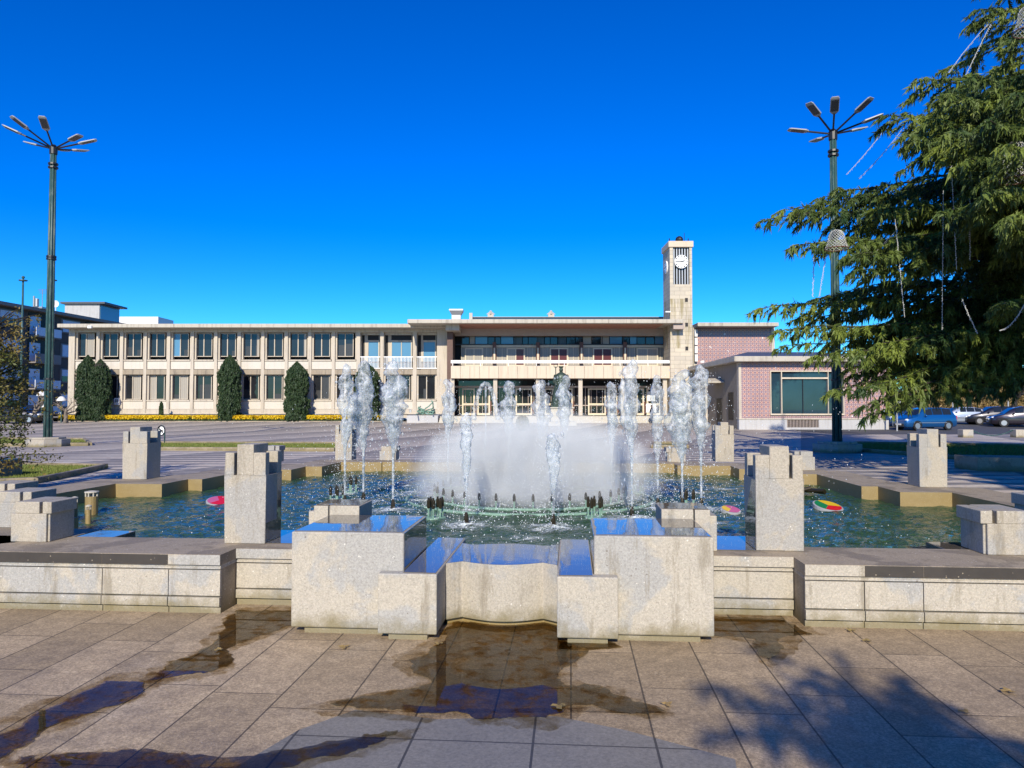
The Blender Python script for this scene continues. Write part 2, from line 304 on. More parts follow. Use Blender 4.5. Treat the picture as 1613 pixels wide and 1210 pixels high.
# ------------------------------------------------------------------ mesh helpers
class MB:
    def __init__(s): s.v = []; s.f = []; s.mi = []; s.k = 0; s.marks = []
    def add(s, vs, fs, k=None):
        b = len(s.v); s.v += [tuple(q) for q in vs]; s.f += [tuple(b+i for i in f) for f in fs]; s.mi += [s.k if k is None else k]*len(fs); return s
    def box(s, x0, x1, y0, y1, z0, z1, k=None, fr=None):
        if x0 > x1: x0, x1 = x1, x0
        if y0 > y1: y0, y1 = y1, y0
        p = [(x0,y0),(x1,y0),(x1,y1),(x0,y1)]
        return s.prism(p, z0, z1, k, fr)
    def prism(s, poly, z0, z1, k=None, fr=None, top_k=None):
        n = len(poly); s.marks.append((len(s.v), len(s.f)))
        T = fr or (lambda a, b, c: Vector((a, b, c)))
        vs = [T(a, b, z0) for a, b in poly]+[T(a, b, z1) for a, b in poly]
        s.add(vs, [tuple(range(n))[::-1]]+[(i,(i+1)%n,n+(i+1)%n,n+i) for i in range(n)], k)
        return s.add(vs[n:], [tuple(range(n))], k if top_k is None else top_k)
    def tube(s, pts, rad, n=8, k=None, cap=True):
        pts = [Vector(p) for p in pts]; rad = rad if hasattr(rad, '__len__') else [rad]*len(pts)
        vs = []; up = Vector((0,0,1))
        for i, p in enumerate(pts):
            d = (pts[min(i+1,len(pts)-1)]-pts[max(i-1,0)])
            d = d.normalized() if d.length > 1e-9 else up
            a = d.cross(up if abs(d.z) < .95 else Vector((1,0,0))).normalized(); b = d.cross(a).normalized()
            for j in range(n):
                t = 2*math.pi*j/n; vs.append(p+(a*math.cos(t)+b*math.sin(t))*rad[i])
        fs = [(i*n+j, i*n+(j+1)%n, (i+1)*n+(j+1)%n, (i+1)*n+j) for i in range(len(pts)-1) for j in range(n)]
        if cap: fs += [tuple(range(n))[::-1], tuple(range((len(pts)-1)*n, len(pts)*n))]
        return s.add(vs, fs, k)
    def lathe(s, prof, c=(0,0,0), n=20, k=None):
        c = Vector(c)
        return s.tube([c+Vector((0,0,z)) for r, z in prof], [max(r, .0005) for r, z in prof], n, k)
    def sphere(s, c, r, n=8, k=None, sc=(1,1,1)):
        c = Vector(c); vs = []; m_ = max(4, n//2+1)
        for i in range(m_+1):
            ph = math.pi*i/m_
            for j in range(n):
                t = 2*math.pi*j/n
                vs.append(c+Vector((r*sc[0]*math.sin(ph)*math.cos(t), r*sc[1]*math.sin(ph)*math.sin(t), r*sc[2]*math.cos(ph))))
        return s.add(vs, [(i*n+j,(i+1)*n+j,(i+1)*n+(j+1)%n,i*n+(j+1)%n) for i in range(m_) for j in range(n)], k)
    def each(s, name, mats, parent=None, **k):      # every box a part of its own
        mk = s.marks+[(len(s.v), len(s.f))]; out = []
        for (v0, f0), (v1, f1) in zip(mk[:-1], mk[1:]):
            q = MB(); q.v = s.v[v0:v1]; q.f = [tuple(i-v0 for i in f) for f in s.f[f0:f1]]; q.mi = s.mi[f0:f1]; out.append(q.build(name, mats, parent, **k))
        return out
    def build(s, name, mats, parent=None, smooth=False, bevel=0, local=False):
        me = bpy.data.meshes.new(name); me.from_pydata(s.v, [], s.f)
        if bevel or not s.f:
            pass
        for q in (mats if isinstance(mats, (list, tuple)) else [mats]): me.materials.append(MAT[q])
        if len(me.materials) > 1: me.polygons.foreach_set('material_index', s.mi)
        bm = bmesh.new(); bm.from_mesh(me); bmesh.ops.remove_doubles(bm, verts=bm.verts, dist=1e-5); bmesh.ops.recalc_face_normals(bm, faces=bm.faces); bm.to_mesh(me); bm.free()
        if smooth: me.polygons.foreach_set('use_smooth', [True]*len(me.polygons))
        o = bpy.data.objects.new(name, me); C.objects.link(o)
        if parent:
            o.parent = parent
            if not local: o.location = -parent.location
        if bevel:
            b = o.modifiers.new('bevel', 'BEVEL'); b.width = bevel; b.segments = 2; b.limit_method = 'ANGLE'; b.angle_limit = R(40)
        return o
def tag(o, label=None, cat=None, group=None, kind=None):
    for a, b in (('label',label),('category',cat),('group',group),('kind',kind)):
        if b: o[a] = b
    return o
def thing(name, loc, label, cat, group=None):
    o = bpy.data.objects.new(name, None); C.objects.link(o); o.location = loc; o.empty_display_size = .2
    return tag(o, label, cat, group)
def kids(o): return [c for c in bpy.data.objects if c.parent == o]
def dup(o, loc, label=None, rz=None, parent=None):
    ch = kids(o); c = o.copy(); C.objects.link(c)
    if parent: c.parent = parent
    else:
        c.location = loc
        if rz is not None: c.rotation_euler = (0,0,rz)
        if label: c['label'] = label
    for q in ch: dup(q, None, parent=c)
    return c
def fastmesh(name, V, mat, parent=None, k=4):     # V: (n,k,3) polygons
    n = len(V); me = bpy.data.meshes.new(name); me.vertices.add(n*k); me.vertices.foreach_set('co', np.ascontiguousarray(V, dtype=np.float32).ravel())
    me.loops.add(n*k); me.loops.foreach_set('vertex_index', np.arange(n*k, dtype=np.int32)); me.polygons.add(n)
    me.polygons.foreach_set('loop_start', np.arange(0, n*k, k, dtype=np.int32)); me.update(calc_edges=True)
    me.materials.append(MAT[mat]); o = bpy.data.objects.new(name, me); C.objects.link(o)
    if parent: o.parent = parent; o.location = -parent.location
    return o
def leaves(cen, size, aspect=.6, nrm=None):        # random leaf quads round centres
    n = len(cen); a = rng.normal(size=(n,3)); a /= np.linalg.norm(a,axis=1)[:,None]
    b = rng.normal(size=(n,3)); b = np.cross(a,b); b /= np.linalg.norm(b,axis=1)[:,None]
    s = (size*rng.uniform(.6,1.3,n))[:,None]
    return np.stack([cen-a*s, cen+b*s*aspect, cen+a*s, cen-b*s*aspect], 1)
# ------------------------------------------------------------------ ground
def sheet(name, x0, x1, ys, z, mat, xs=None):
    m = MB(); n = len(ys)
    for y in ys: m.v += [(x0,y,gz(y)+z),(x1,y,gz(y)+z)]
    m.f = [(2*i,2*i+1,2*i+3,2*i+2) for i in range(n-1)]; m.mi = [0]*(n-1)
    return tag(m.build(name, mat), kind='structure')
sheet('ground', -900, 900, [-300,50,64,1500], -.008, 'far_ground')
sheet('plaza_paving', -48, 42, [-20,50,64,95], 0, 'mosaic_paving')
sheet('car_park', 19.5, 60, [44,50,64,74], .005, 'asphalt')
mb = MB(); mb.add([U(a,b,.006) for a,b in ((-9,-9),(9,-9),(9,1.2),(-9,1.2))], [(0,1,2,3)])
tag(mb.build('granite_pavement','granite_paving'), kind='structure')
# grey slab border: lower edge of the view
gp = [G(*q, .010) for q in ((560,1118),(690,1133),(875,1128),(985,1150),(1158,1196),(1175,1290),(1200,1500),(380,1500),(360,1215),(470,1150))]
mb = MB(); mb.add(gp, [tuple(range(len(gp)))]); tag(mb.build('slab_border','grey_slab'), kind='structure')
# puddles (irregular outlines)
def blob(pts, jit=.035, sub=14):
    out = []; n = len(pts)
    for i in range(n):
        a, b = pts[i], pts[(i+1)%n]
        for s in range(sub):
            p = a.lerp(b, s/sub); d = noise.noise_vector(p*5.5)*jit*2+noise.noise_vector(p*19)*jit*1.1+noise.noise_vector(p*47)*jit*.5
            out.append(Vector((p.x+d.x, p.y+d.y, p.z)))
    return out
def puddle(pxs, z, label, jit=.03):
    pts = blob([G(*q, z) for q in pxs], jit); m = MB(); m.add(pts, [tuple(range(len(pts)))])
    o = m.build('puddle','puddle_water')
    if o.data.polygons[0].normal.z < 0: o.data.flip_normals()
    if label:
        cc = sum(pts, Vector())/len(pts); q = []
        for p in pts:
            d = (p-cc); k_ = .11+.10*noise.noise(p*3.1)+.05*noise.noise(p*13); q.append(Vector((p.x+d.normalized().x*k_, p.y+d.normalized().y*k_, z-.0022)))
        m = MB(); m.add(q, [tuple(range(len(q)))]); o2 = m.build('damp_patch','damp_film')
        if o2.data.polygons[0].normal.z < 0: o2.data.flip_normals()
        tag(o2, kind='structure')
    tag(o, kind='structure')
puddle([(520,1108),(600,1094),(680,1076),(640,1040),(700,1010),(700,978),(880,980),(880,1000),(905,1020),(880,1060),(880,1078),(960,1085),(1040,1118),(1010,1128),(900,1108),(860,1128),(780,1131),(700,1122),(620,1118)], .0145, 'w')
puddle([(-60,1190),(60,1122),(165,1072),(232,1074),(215,1098),(150,1122),(70,1146),(40,1175),(-20,1200)], .015, 'w', .022)
puddle([(20,1192),(120,1186),(230,1180),(350,1192),(470,1180),(600,1152),(645,1148),(560,1185),(440,1210),(250,1222),(60,1235)], .015, 'w', .03)
puddle([(352,975),(372,962),(455,962),(456,985),(380,1010),(355,1050),(300,1062),(240,1070),(270,1040),(330,1020)], .012, 'w')
puddle([(1122,970),(1235,975),(1280,1000),(1240,1005),(1215,1040),(1195,1030),(1180,1005),(1125,1000)], .012, 'w')
puddle([(880,1010),(960,1010),(975,1020),(930,1024),(900,1045),(885,1055)], .0125, '', .015)
# ------------------------------------------------------------------ fountain basin
RIM, WAT = .46, .27
fb = thing('fountain_basin', U(0,4,0), 'large stepped rectangular fountain basin of pale aggregate concrete with wet coping', 'fountain basin')
inner = [(-3.88,1.15),(-2.3,1.15),(-2.3,1.6),(2.3,1.6),(2.3,1.15),(3.9,1.15),(3.9,1.55),(4.6,1.55),(4.6,2.25),(5.2,2.25),(5.2,2.95),(5.6,2.95),(5.6,5.28),(4.93,5.28),(4.93,6.0),(4.7,6.0),(4.7,7.95),(4.42,7.95),(4.42,8.4),(3.8,8.4),(3.8,8.93),(3.62,8.93),(3.62,9.68),(2.6,9.68),(2.6,10.15),(-3.42,10.15),(-3.42,10.08),(-4.28,10.08),(-4.28,8.88),(-4.6,8.88),(-4.6,8.13),(-4.85,8.13),(-4.85,7.4),(-5.33,7.4),(-5.33,6.26),(-5.56,6.26),(-5.56,5.5),(-6.28,5.5),(-6.28,2.95),(-5.3,2.95),(-5.3,2.25),(-4.6,2.25),(-4.6,1.55),(-3.88,1.55)]
def offset(poly, d):
    out = []; n = len(poly)
    for i in range(n):
        a, b, c = Vector(poly[i-1]), Vector(poly[i]), Vector(poly[(i+1)%n])
        e1, e2 = (b-a).normalized(), (c-b).normalized(); n1, n2 = Vector((e1.y,-e1.x)), Vector((e2.y,-e2.x))
        if abs(n1.dot(n2)) > .9: out.append(tuple(b+n1*d)); continue
        out.append(tuple(b+n1*d+n2*d))
    return out
ring = inner[5:]+[inner[0]]                    # side and back run of the rim
outer = offset(inner, .70)
io = list(range(5, len(inner)))+[0]
mb = MB()
for a, b in zip(io[:-1], io[1:]):
    p, q, r_, s_ = inner[a], inner[b], outer[b], outer[a]
    mb.add([U(*p,RIM),U(*q,RIM),U(*r_,RIM),U(*s_,RIM),U(*p,.0),U(*q,.0),U(*r_,0),U(*s_,0)], [(0,1,2,3)], 0)
    mb.add([U(*p,RIM),U(*q,RIM),U(*p,.0),U(*q,.0)], [(0,1,3,2)], 1)
    mb.add([U(*s_,RIM),U(*r_,RIM),U(*s_,.0),U(*r_,.0)], [(0,1,3,2)], 0)
mb.build('rim', ['coping_stone','algae_concrete'], fb)
def front(name, u0, u1, v, vin, wet=None, joints=()):
    m = MB(); s = 1
    m.box(u0, u1, v, vin, .378, RIM, 1, U)
    m.box(u0+.004, u1-.004, v+.020, vin-.02, .352, .378, 0, U); m.box(u0+.002, u1-.002, v+.010, v+.3, .347, .3615, 0, U)
    m.box(u0+.004, u1-.004, v+.035, vin-.03, .0, .347, 2, U)
    js = [u0]+list(joints)+[u1]
    for a, b in zip(js[:-1], js[1:]):
        m.box(a+.003, b-.003, v+.008, v+.033, .142, .338, 0, U)
        m.box(a+.003, b-.003, v-.002, v+.033, .062, .131, 0, U)
        m.box(a+.003, b-.003, v+.022, v+.034, .0, .050, 0, U)
    # coping front lip is the lighter aggregate, top is the darker coping
    for a, b in zip(js[:-1], js[1:]):
        dark = wet and wet[0] < (a+b)/2 < wet[1]
        m.box(a+.001, b-.001, v-.003, v+.0, .380, RIM-.003, 3 if dark else 0, U)
    return m.build(name, ['aggregate_concrete','coping_stone','coping_stone','dark_wet_band'], fb, bevel=.004)
front('front_wall', -4.95, -2.2, .46, 1.15, (-9,-2.75), (-3.16,-2.62)); front('front_wall', 2.2, 4.95, .46, 1.15, (2.75,9), (2.62,3.03))
front('recessed_wall', -2.2, -1.30, .73, 1.6); front('recessed_wall', 1.30, 2.2, .73, 1.6)
for s in (-1,1):
    m = MB(); m.box(s*2.196, s*2.02 if 0 else s*1.52, .95, 1.595, RIM+.001, RIM+.006, 0, U); m.build('wet_top','wet_stone',fb)
    m = MB(); m.box(s*1.47, s*.82, .86, 1.58, .0, RIM, 0, U); m.build('inner_ledge','wet_stone',fb)
    m = MB(); m.box(s*3.90, s*3.52, 1.155, 1.50, .0, RIM-.004, 0, U); m.build('inner_ledge','wet_stone',fb, bevel=.005)
# bowed centre wall
def arc(t): return .30+.02*0
front_pts = [(-.408,.29),(-.30,.37)]+[(-.30+.60*i/16, .37-.10*math.sin(math.pi*i/16)) for i in range(1,16)]+[(.30,.37),(.408,.29)]
back_pts = [(.408,1.12),(.33,1.05)]+[(.33-.66*i/12, 1.05-.04+.10*math.sin(math.pi*i/12)**.7) for i in range(1,12)]+[(-.33,1.05),(-.408,1.12)]
m = MB(); m.prism(front_pts+back_pts, .05, RIM, 0, U, top_k=1); 
base = [(a, b+.05) for a, b in front_pts]+[(.408,.9),(-.408,.9)]; m.prism(base, 0, .05, 2, U)
m.build('bowed_wall', ['aggregate_concrete','wet_stone','algae_concrete'], fb, bevel=.004)
for s in (-1,1):
    m = MB(); m.box(s*.303, s*.299, .36, .37, .05, RIM-.004, 0, U)
# big front blocks
def block(u0,u1,v0,v1,z0,z1,name,label,group,top='wet_stone',plinth=.05):
    c = U((u0+u1)/2,(v0+v1)/2,0); t = thing(name, c, label, 'stone block', group)
    m = MB(); m.box(u0,u1,v0,v1,z0,z1,0,U); m.build('block_body','aggregate_concrete',t,bevel=.010)
    m = MB(); e = .016; pts = []
    for (a,b),(c_,d) in (((u0+e,v0+e),(u1-e,v0+e)),((u1-e,v0+e),(u1-e,v1-e)),((u1-e,v1-e),(u0+e,v1-e)),((u0+e,v1-e),(u0+e,v0+e))):
        for i in range(10):
            q = Vector((a+(c_-a)*i/10, b+(d-b)*i/10, 0)); dn = noise.noise(q*7)*.022
            pts.append((q.x+(abs(dn) if a==u0+e and c_==a else 0), q.y+(abs(dn)+.01 if b==v0+e and d==b else 0)))
    m.prism(pts, z1+.0005, z1+.004, 0, U); m.build('wet_film', top, t)
    if z1 > .6:
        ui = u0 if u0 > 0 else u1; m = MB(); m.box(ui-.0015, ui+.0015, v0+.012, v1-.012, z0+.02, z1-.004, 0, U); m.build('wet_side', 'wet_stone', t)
    m = MB(); m.box(u0+.09,u1-.09,v0+.03,v1-.05,0,z0-.0005,0,U); m.build('plinth','aggregate_concrete',t)
    return t
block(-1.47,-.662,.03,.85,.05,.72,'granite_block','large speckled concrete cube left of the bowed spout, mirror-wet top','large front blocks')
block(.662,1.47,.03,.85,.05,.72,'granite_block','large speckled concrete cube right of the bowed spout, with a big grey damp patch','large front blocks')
def lblock(s, label):
    t = thing('step_block', U(s*.6,.2,0), label, 'stone block', 'lower front blocks')
    poly = [(.41,-.07),(.82,-.07),(.82,.027),(.659,.027),(.659,1.33),(.41,1.33)]
    if s < 0: poly = [(-a,b) for a,b in poly][::-1]
    m = MB(); m.prism(poly,.05,RIM,0,U); m.build('block_body','aggregate_concrete',t,bevel=.008)
    poly = [(.422,-.045),(.65,-.035),(.65,1.32),(.422,1.32)]
    if s < 0: poly = [(-a,b) for a,b in poly][::-1]
    m = MB(); m.prism(poly,RIM+.0005,RIM+.005,0,U); m.build('wet_film','wet_stone',t)
    m = MB(); m.box(s*.48,s*.75,-.04,.02,0,.0495,0,U); m.build('plinth','aggregate_concrete',t)
lblock(-1,'low speckled block at the foot of the left large cube'); lblock(1,'low speckled block at the foot of the right large cube')
def capblock(s, label):      # stepped cap behind each large cube
    t = thing('cap_block', U(s*1.25,1.1,0), label, 'stone block', 'stepped cap blocks')
    m = MB(); a,b = 1.12,1.50
    m.box(s*1.22,s*1.47,.853,1.25,RIM+.002,.795,0,U); m.box(s*1.48,s*1.60,.853,1.25,RIM+.002,.793,0,U); m.box(s*1.602,s*1.66,.90,1.20,RIM+.002,.74,0,U)
    m.build('block_body','aggregate_concrete',t,bevel=.006)
    m = MB(); m.box(s*1.23,s*1.59,.87,1.24,.7955,.799,0,U); m.build('wet_film','wet_stone',t)
capblock(-1,'small stepped concrete cap with wet top behind the left large cube'); capblock(1,'small stepped concrete cap with wet top behind the right large cube')
# ---- crenellated pillars
def pillar(u, v, w_, h, mir, label, z0=RIM, mat='aggregate_concrete_fine', core=.07):
    t = thing('concrete_pillar', U(u,v,z0), label, 'pillar', 'crenellated concrete pillars round the basin')
    def F(a,b,c):
        a = (1-a) if mir else a
        return U(u+(a-.5)*w_, v+b*w_, z0+c)
    m = MB(); n = .19 if h > .5 else .12
    m.box(0,1,0,1,0.001,h-n,0,F)
    for a0,a1 in ((0,.22),(.70,1)):
        for b0,b1 in ((0,.24),(.74,1)): m.box(a0,a1,b0,b1,h-n,h,0,F)
    m.build('shaft',mat,t,bevel=.006)
    m = MB(); m.box(.285,.697,.012,.88,h-n+.001,h+core,0,F); m.build('core_block',mat,t,bevel=.006)
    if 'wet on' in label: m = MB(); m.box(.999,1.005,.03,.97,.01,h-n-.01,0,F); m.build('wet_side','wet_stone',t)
    return t
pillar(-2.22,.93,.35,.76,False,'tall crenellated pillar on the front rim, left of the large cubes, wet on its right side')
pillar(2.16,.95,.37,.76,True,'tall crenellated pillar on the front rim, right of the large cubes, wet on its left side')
pillar(-6.40,6.17,.40,.76,False,'tall crenellated pillar on the left rim near the grass patch')
pillar(5.68,5.95,.38,.76,True,'tall crenellated pillar on the right rim, in front of the parked cars')
pillar(-4.40,10.62,.36,.76,False,'tall crenellated pillar on the back rim behind the left jets')
pillar(3.73,10.75,.38,.76,True,'tall crenellated pillar on the back rim near the clock tower side')
# ---- low blocks
def low(u, v, w_, h, mir, label, z0=RIM):
    t = thing('low_block', U(u,v,z0), label, 'stone block', 'low notched blocks on the rim')
    def F(a,b,c):
        a = (1-a) if mir else a
        return U(u+(a-.5)*w_, v+b*w_, z0+c)
    m = MB(); m.box(0,.88,0,1,.001,h-.10,0,F)
    m.box(.10,.70,0,1,h-.10,h,0,F); m.box(.78,1.0,0,.92,h-.10,h,0,F); m.box(.70,.78,.16,.9,h-.10,h-.002,0,F); m.box(.88,.93,.06,.9,.001,h-.101,0,F)
    m.build('block_body','aggregate_concrete_fine',t,bevel=.006)
low(-4.06,.86,.36,.34,False,'low notched block nearest the camera on the left front rim')
low(-4.78,1.55,.38,.34,False,'low notched block second from the front on the left corner of the rim')
low(-5.50,2.25,.38,.34,False,'low notched block third from the front at the left edge')
low(3.87,.92,.40,.34,True,'low notched block nearest the camera on the right front rim')
low(4.75,1.75,.38,.36,True,'low notched block just behind the nearest one at the right edge')
low(4.75,8.75,.36,.34,True,'low notched block on the right rim behind the tall front pillar')
low(-3.43,10.68,.38,.30,False,'low block on the back rim behind the left pair of jets')
low(2.70,10.6,.40,.30,True,'low block on the back rim behind the right jets')
low(-5.72,9.9,.36,.34,False,'low block on the left back rim, mostly hidden by the tall front pillar')
# ---- water
def inside(p, poly):
    x, y = p; r = False; n = len(poly)
    for i in range(n):
        (x1,y1),(x2,y2) = poly[i-1], poly[i]
        if (y1 > y) != (y2 > y) and x < (x2-x1)*(y-y1)/(y2-y1)+x1: r = not r
    return r
fat = offset(inner,.12)
fat2 = [(a,b) for a,b in fat]
m = MB(); idx = {}; du = .045
def wh(u,v):
    p = Vector((u,v,0)); d = math.hypot(u+.1, v-5.5); amp = .022+.030*max(0,1-d/4.5)
    return amp*(noise.noise(Vector((u*3.2,v*3.2,1)))+.6*noise.noise(Vector((u*8,v*8,4)))+.35*noise.noise(Vector((u*17,v*17,7))))
nu, nv = int(12.4/du), int(9.6/du); grid = {}
us = [-6.5+i*du for i in range(nu)]; vs_ = [.95+j*du for j in range(nv)]
ins = [[inside((a,b), fat2) for b in vs_] for a in us]
for i in range(nu-1):
    for j in range(nv-1):
        if ins[i][j] and ins[i+1][j] and ins[i][j+1] and ins[i+1][j+1]:
            f = []
            for q in ((i,j),(i+1,j),(i+1,j+1),(i,j+1)):
                if q not in grid: grid[q] = len(m.v); a,b = us[q[0]], vs_[q[1]]; m.v.append(tuple(U(a,b,WAT+wh(a,b))))
                f.append(grid[q])
            m.f.append(tuple(f)); m.mi.append(0)
tag(m.build('pool_water','pool_water',smooth=True), kind='structure')
# foam rings where jets fall back
FO = MB(); fade = []
def foam(u,v,r,st=1.0):
    n = 22; b = len(FO.v)
    for k_ in range(5):
        rr = r*k_/4
        for j in range(n):
            t = 2*math.pi*j/n; w0 = 1+.25*noise.noise(Vector((math.cos(t)*2+u,math.sin(t)*2+v,0))); a,c_ = u+rr*w0*math.cos(t), v+rr*w0*math.sin(t)
            FO.v.append(tuple(U(a,c_,WAT+.015+.02*(1-k_/4)*random.random()+wh(a,c_)))); fade.append(st*(1-(k_/4)**1.5))
    for k_ in range(4):
        for j in range(n): FO.f.append((b+k_*n+j,b+k_*n+(j+1)%n,b+(k_+1)*n+(j+1)%n,b+(k_+1)*n+j)); FO.mi.append(0)
# ------------------------------------------------------------------ fountain pipework
PW = thing('fountain_pipework', U(-.1,5.8,WAT), 'green copper ring pipes carrying a circle of small dark nozzles mid-pool', 'fountain pipes')
def ringpipe(r, z, rad, name='ring_pipe'):
    m = MB(); n = 64; pts = [U(-.1+r*math.cos(2*math.pi*i/n), 5.85+r*math.sin(2*math.pi*i/n), z) for i in range(n+1)]
    m.tube(pts, rad, 8, cap=False); m.build(name,'copper_green',PW,smooth=True)
ringpipe(1.40,WAT+.010,.022); ringpipe(1.80,WAT-.002,.024)
nozs = []
for i in range(36):
    t = 2*math.pi*(i+.5)/36; a,b = -.1+1.40*math.cos(t), 5.85+1.40*math.sin(t); p = U(a,b,WAT+.03)
    m = MB(); m.tube([p,p+Vector((0,0,.10))],.011,6,0); m.tube([p+Vector((0,0,z)) for z in (.09,.10,.15,.17,.185)],[.016,.020,.019,.013,.009],8,1)
    m.build('nozzle',['copper_green','nozzle_brass'],PW); nozs.append((a,b))
def cluster(u,v,n,label):
    t = thing('nozzle_cluster', U(u,v,WAT-.05), label, 'fountain nozzles', 'clusters of small nozzles')
    m = MB(); m.lathe([(.13,WAT-.04),(.13,WAT+.01),(.11,WAT+.015)], U(u,v,0), 18); m.build('base_plate','copper_green',t)
    for i in range(n):
        a = 2*math.pi*i/n+.4; p = U(u+.085*math.cos(a), v+.085*math.sin(a), WAT)
        m = MB(); m.tube([p,p+Vector((0,0,.13))],.012,6,0); m.tube([p+Vector((0,0,z)) for z in (.12,.13,.21,.23,.25)],[.016,.021,.020,.013,.010],8,1)
        m.build('nozzle',['copper_green','nozzle_brass'],t)
    nozs.extend([(u,v)]*2)
cluster(-1.12,3.75,6,'cluster of small nozzles just behind the left large cube'); cluster(.80,3.95,5,'cluster of small nozzles just behind the right large cube')
cluster(-2.95,6.35,4,'cluster of small nozzles left of the mist near the back'); cluster(1.55,6.6,4,'cluster of small nozzles right of the mist near the back')
cluster(-2.72,4.95,4,'cluster of small nozzles under the leftmost jets'); cluster(2.05,4.85,5,'cluster of small nozzles under the rightmost jets')
# ------------------------------------------------------------------ water jets
DR = []
def jet(u, v, ztop, wd, label, seed, strands=2, base=True, spread=1.0):
    c = U(u,v,WAT); t = thing('water_jet', c, label, 'water jet', 'upright water jets of the fountain')
    rnd = random.Random(seed); m = MB(); H_ = ztop-WAT
    for s in range(strands):
        off = Vector((rnd.uniform(-.4,.4)*wd*(s>0), rnd.uniform(-.4,.4)*wd*(s>0), 0)); top = H_*(1 if s == 0 else rnd.uniform(.78,.97))
        n = int(top/.022); rings = 14; vs = []; low_ = rnd.uniform(.30,.42)*H_
        for i in range(n+1):
            z = top*i/n; q = z/top
            e = max(0,(z-low_)/(top-low_)) if top > low_ else 0
            rad = .013+.006*q+ (wd*.5)*(math.sin(min(1,e*1.35)*math.pi/2)**1.3)*(.62+.38*math.cos(e*2.0))*(.75 if s else .8)
            if q > .93: rad *= math.sqrt(max(0.02,1-((q-.93)/.07)**2))
            rad *= 1+.38*noise.noise(Vector((s*3.1,seed,z*7)))
            cen = off*e+Vector((noise.noise(Vector((z*4,seed,s)))*wd*.22*e, noise.noise(Vector((z*4,s,seed+9)))*wd*.22*e, z))
            for j in range(rings):
                a = 2*math.pi*j/rings; d = Vector((math.cos(a),math.sin(a),0)); pp = cen+d*rad
                k_ = 1+(.85*noise.noise(pp*8+Vector((seed,0,0)))+.35*noise.noise(pp*24+Vector((0,seed,0))))*(.35+.65*e)
                vs.append(c+cen+d*rad*k_+Vector((0,0,.02*noise.noise(pp*15))))
        m.add(vs,[(i*rings+j,i*rings+(j+1)%rings,(i+1)*rings+(j+1)%rings,(i+1)*rings+j) for i in range(n) for j in range(rings)]+[tuple(range(n*rings,(n+1)*rings))])
        # loose blobs tearing off
        for _ in range(int(10*spread)):
            z = rnd.uniform(low_,top*1.0); a = rnd.uniform(0,6.3); r0 = wd*rnd.uniform(.35,.62); rr = rnd.uniform(.006,.020)
            m.sphere(c+off+Vector((r0*math.cos(a),r0*math.sin(a),z)), rr, 6, sc=(1,1,rnd.uniform(1,2)))
    m.build('water_column','jet_water',t,smooth=True)
    if base:
        m = MB(); p = U(u,v,0); m.tube([p+Vector((0,0,z)) for z in (WAT-.05,WAT+.03,WAT+.04,WAT+.06,WAT+.10,WAT+.14)],[.035,.036,.026,.028,.024,.015],10); m.build('nozzle','nozzle_brass',t)
        foam(u,v-.12,.36,1.0)
    for _ in range(int(420*spread)):
        z = rnd.uniform(.02,H_); r0 = abs(rnd.gauss(0,1))*wd*(.45+.5*(1-z/H_)); a = rnd.uniform(0,6.3)
        DR.append((u+r0*math.cos(a), v+r0*math.sin(a), WAT+z, rnd.uniform(.0022,.0055)))
def jz(px, py, u, v):      # height of a jet top seen at py
    D = U(u,v).y; return W(px,py,D).z
J = [(-2.56,4.79,543,573,.20,'leftmost tall water jet of the fountain',2,True),
 (-2.40,5.14,566,568,.30,'thick tall jet just right of the leftmost one',3,True),
 (-1.80,4.41,622,567,.30,'tall thick jet standing alone left of the mist',3,True),
 (-.68,3.28,735,650,.12,'short thin jet in front of the mist on the left',1,True),
 (.31,3.22,872,683,.16,'short jet in front of the mist below the statue',1,True),
 (1.24,3.92,995,567,.20,'tall slender jet at the right end of the mist',2,True),
 (1.65,4.80,1036,590,.18,'slimmer jet between the mist and the right pair',1,True),
 (1.97,4.82,1078,582,.34,'broad jet of the right pair',3,True),
 (2.22,4.84,1102,574,.24,'rightmost tall water jet of the fountain',2,True)]
for i,(u,v,px,py,wd,lab,st,b) in enumerate(J): jet(u,v,jz(px,py,u,v),wd*1.2,lab,i*7+3,st,b)
for i,(px,py,wd,lab,st) in enumerate([(706,597,.30,'back row jet in front of the left end of the balcony',2),(802,600,.32,'back row jet left of the statue beyond the arching one',2),(851,598,.32,'back row jet just left of the statue',2),(890,592,.34,'broad back row jet covering the bronze statue',2),(963,601,.28,'back row jet right of the statue',2)]):
    p = W(px,640,13.3); u,v = uv(p); jet(u,v,W(px,py,13.3).z,wd,lab,i*13+61,st,False)
# arching jet
p0 = W(765,640,12.6); t = thing('water_jet', (p0.x,p0.y,WAT), 'narrow jet falling in an upside down V, second from the left in the back row', 'water jet', 'upright water jets of the fountain')
m = MB()
for s in (-1,1):
    pts=[]; rad=[]
    for i in range(60):
        q=i/59; x=s*.215*q**.75; z=W(765,604,12.6).z-.62*q**1.6-.0*q; 
        pts.append(Vector((p0.x+x+.012*noise.noise(Vector((q*9,s,1))),p0.y+.02*s,z))); rad.append((.030+.016*q)*(1+.6*noise.noise(Vector((q*16,s,3)))))
    m.tube(pts,rad,9)
m.tube([Vector((p0.x,p0.y,WAT)),Vector((p0.x,p0.y,W(765,606,12.6).z))],[.012,.016],8)
m.build('water_column','jet_water',t,smooth=True)
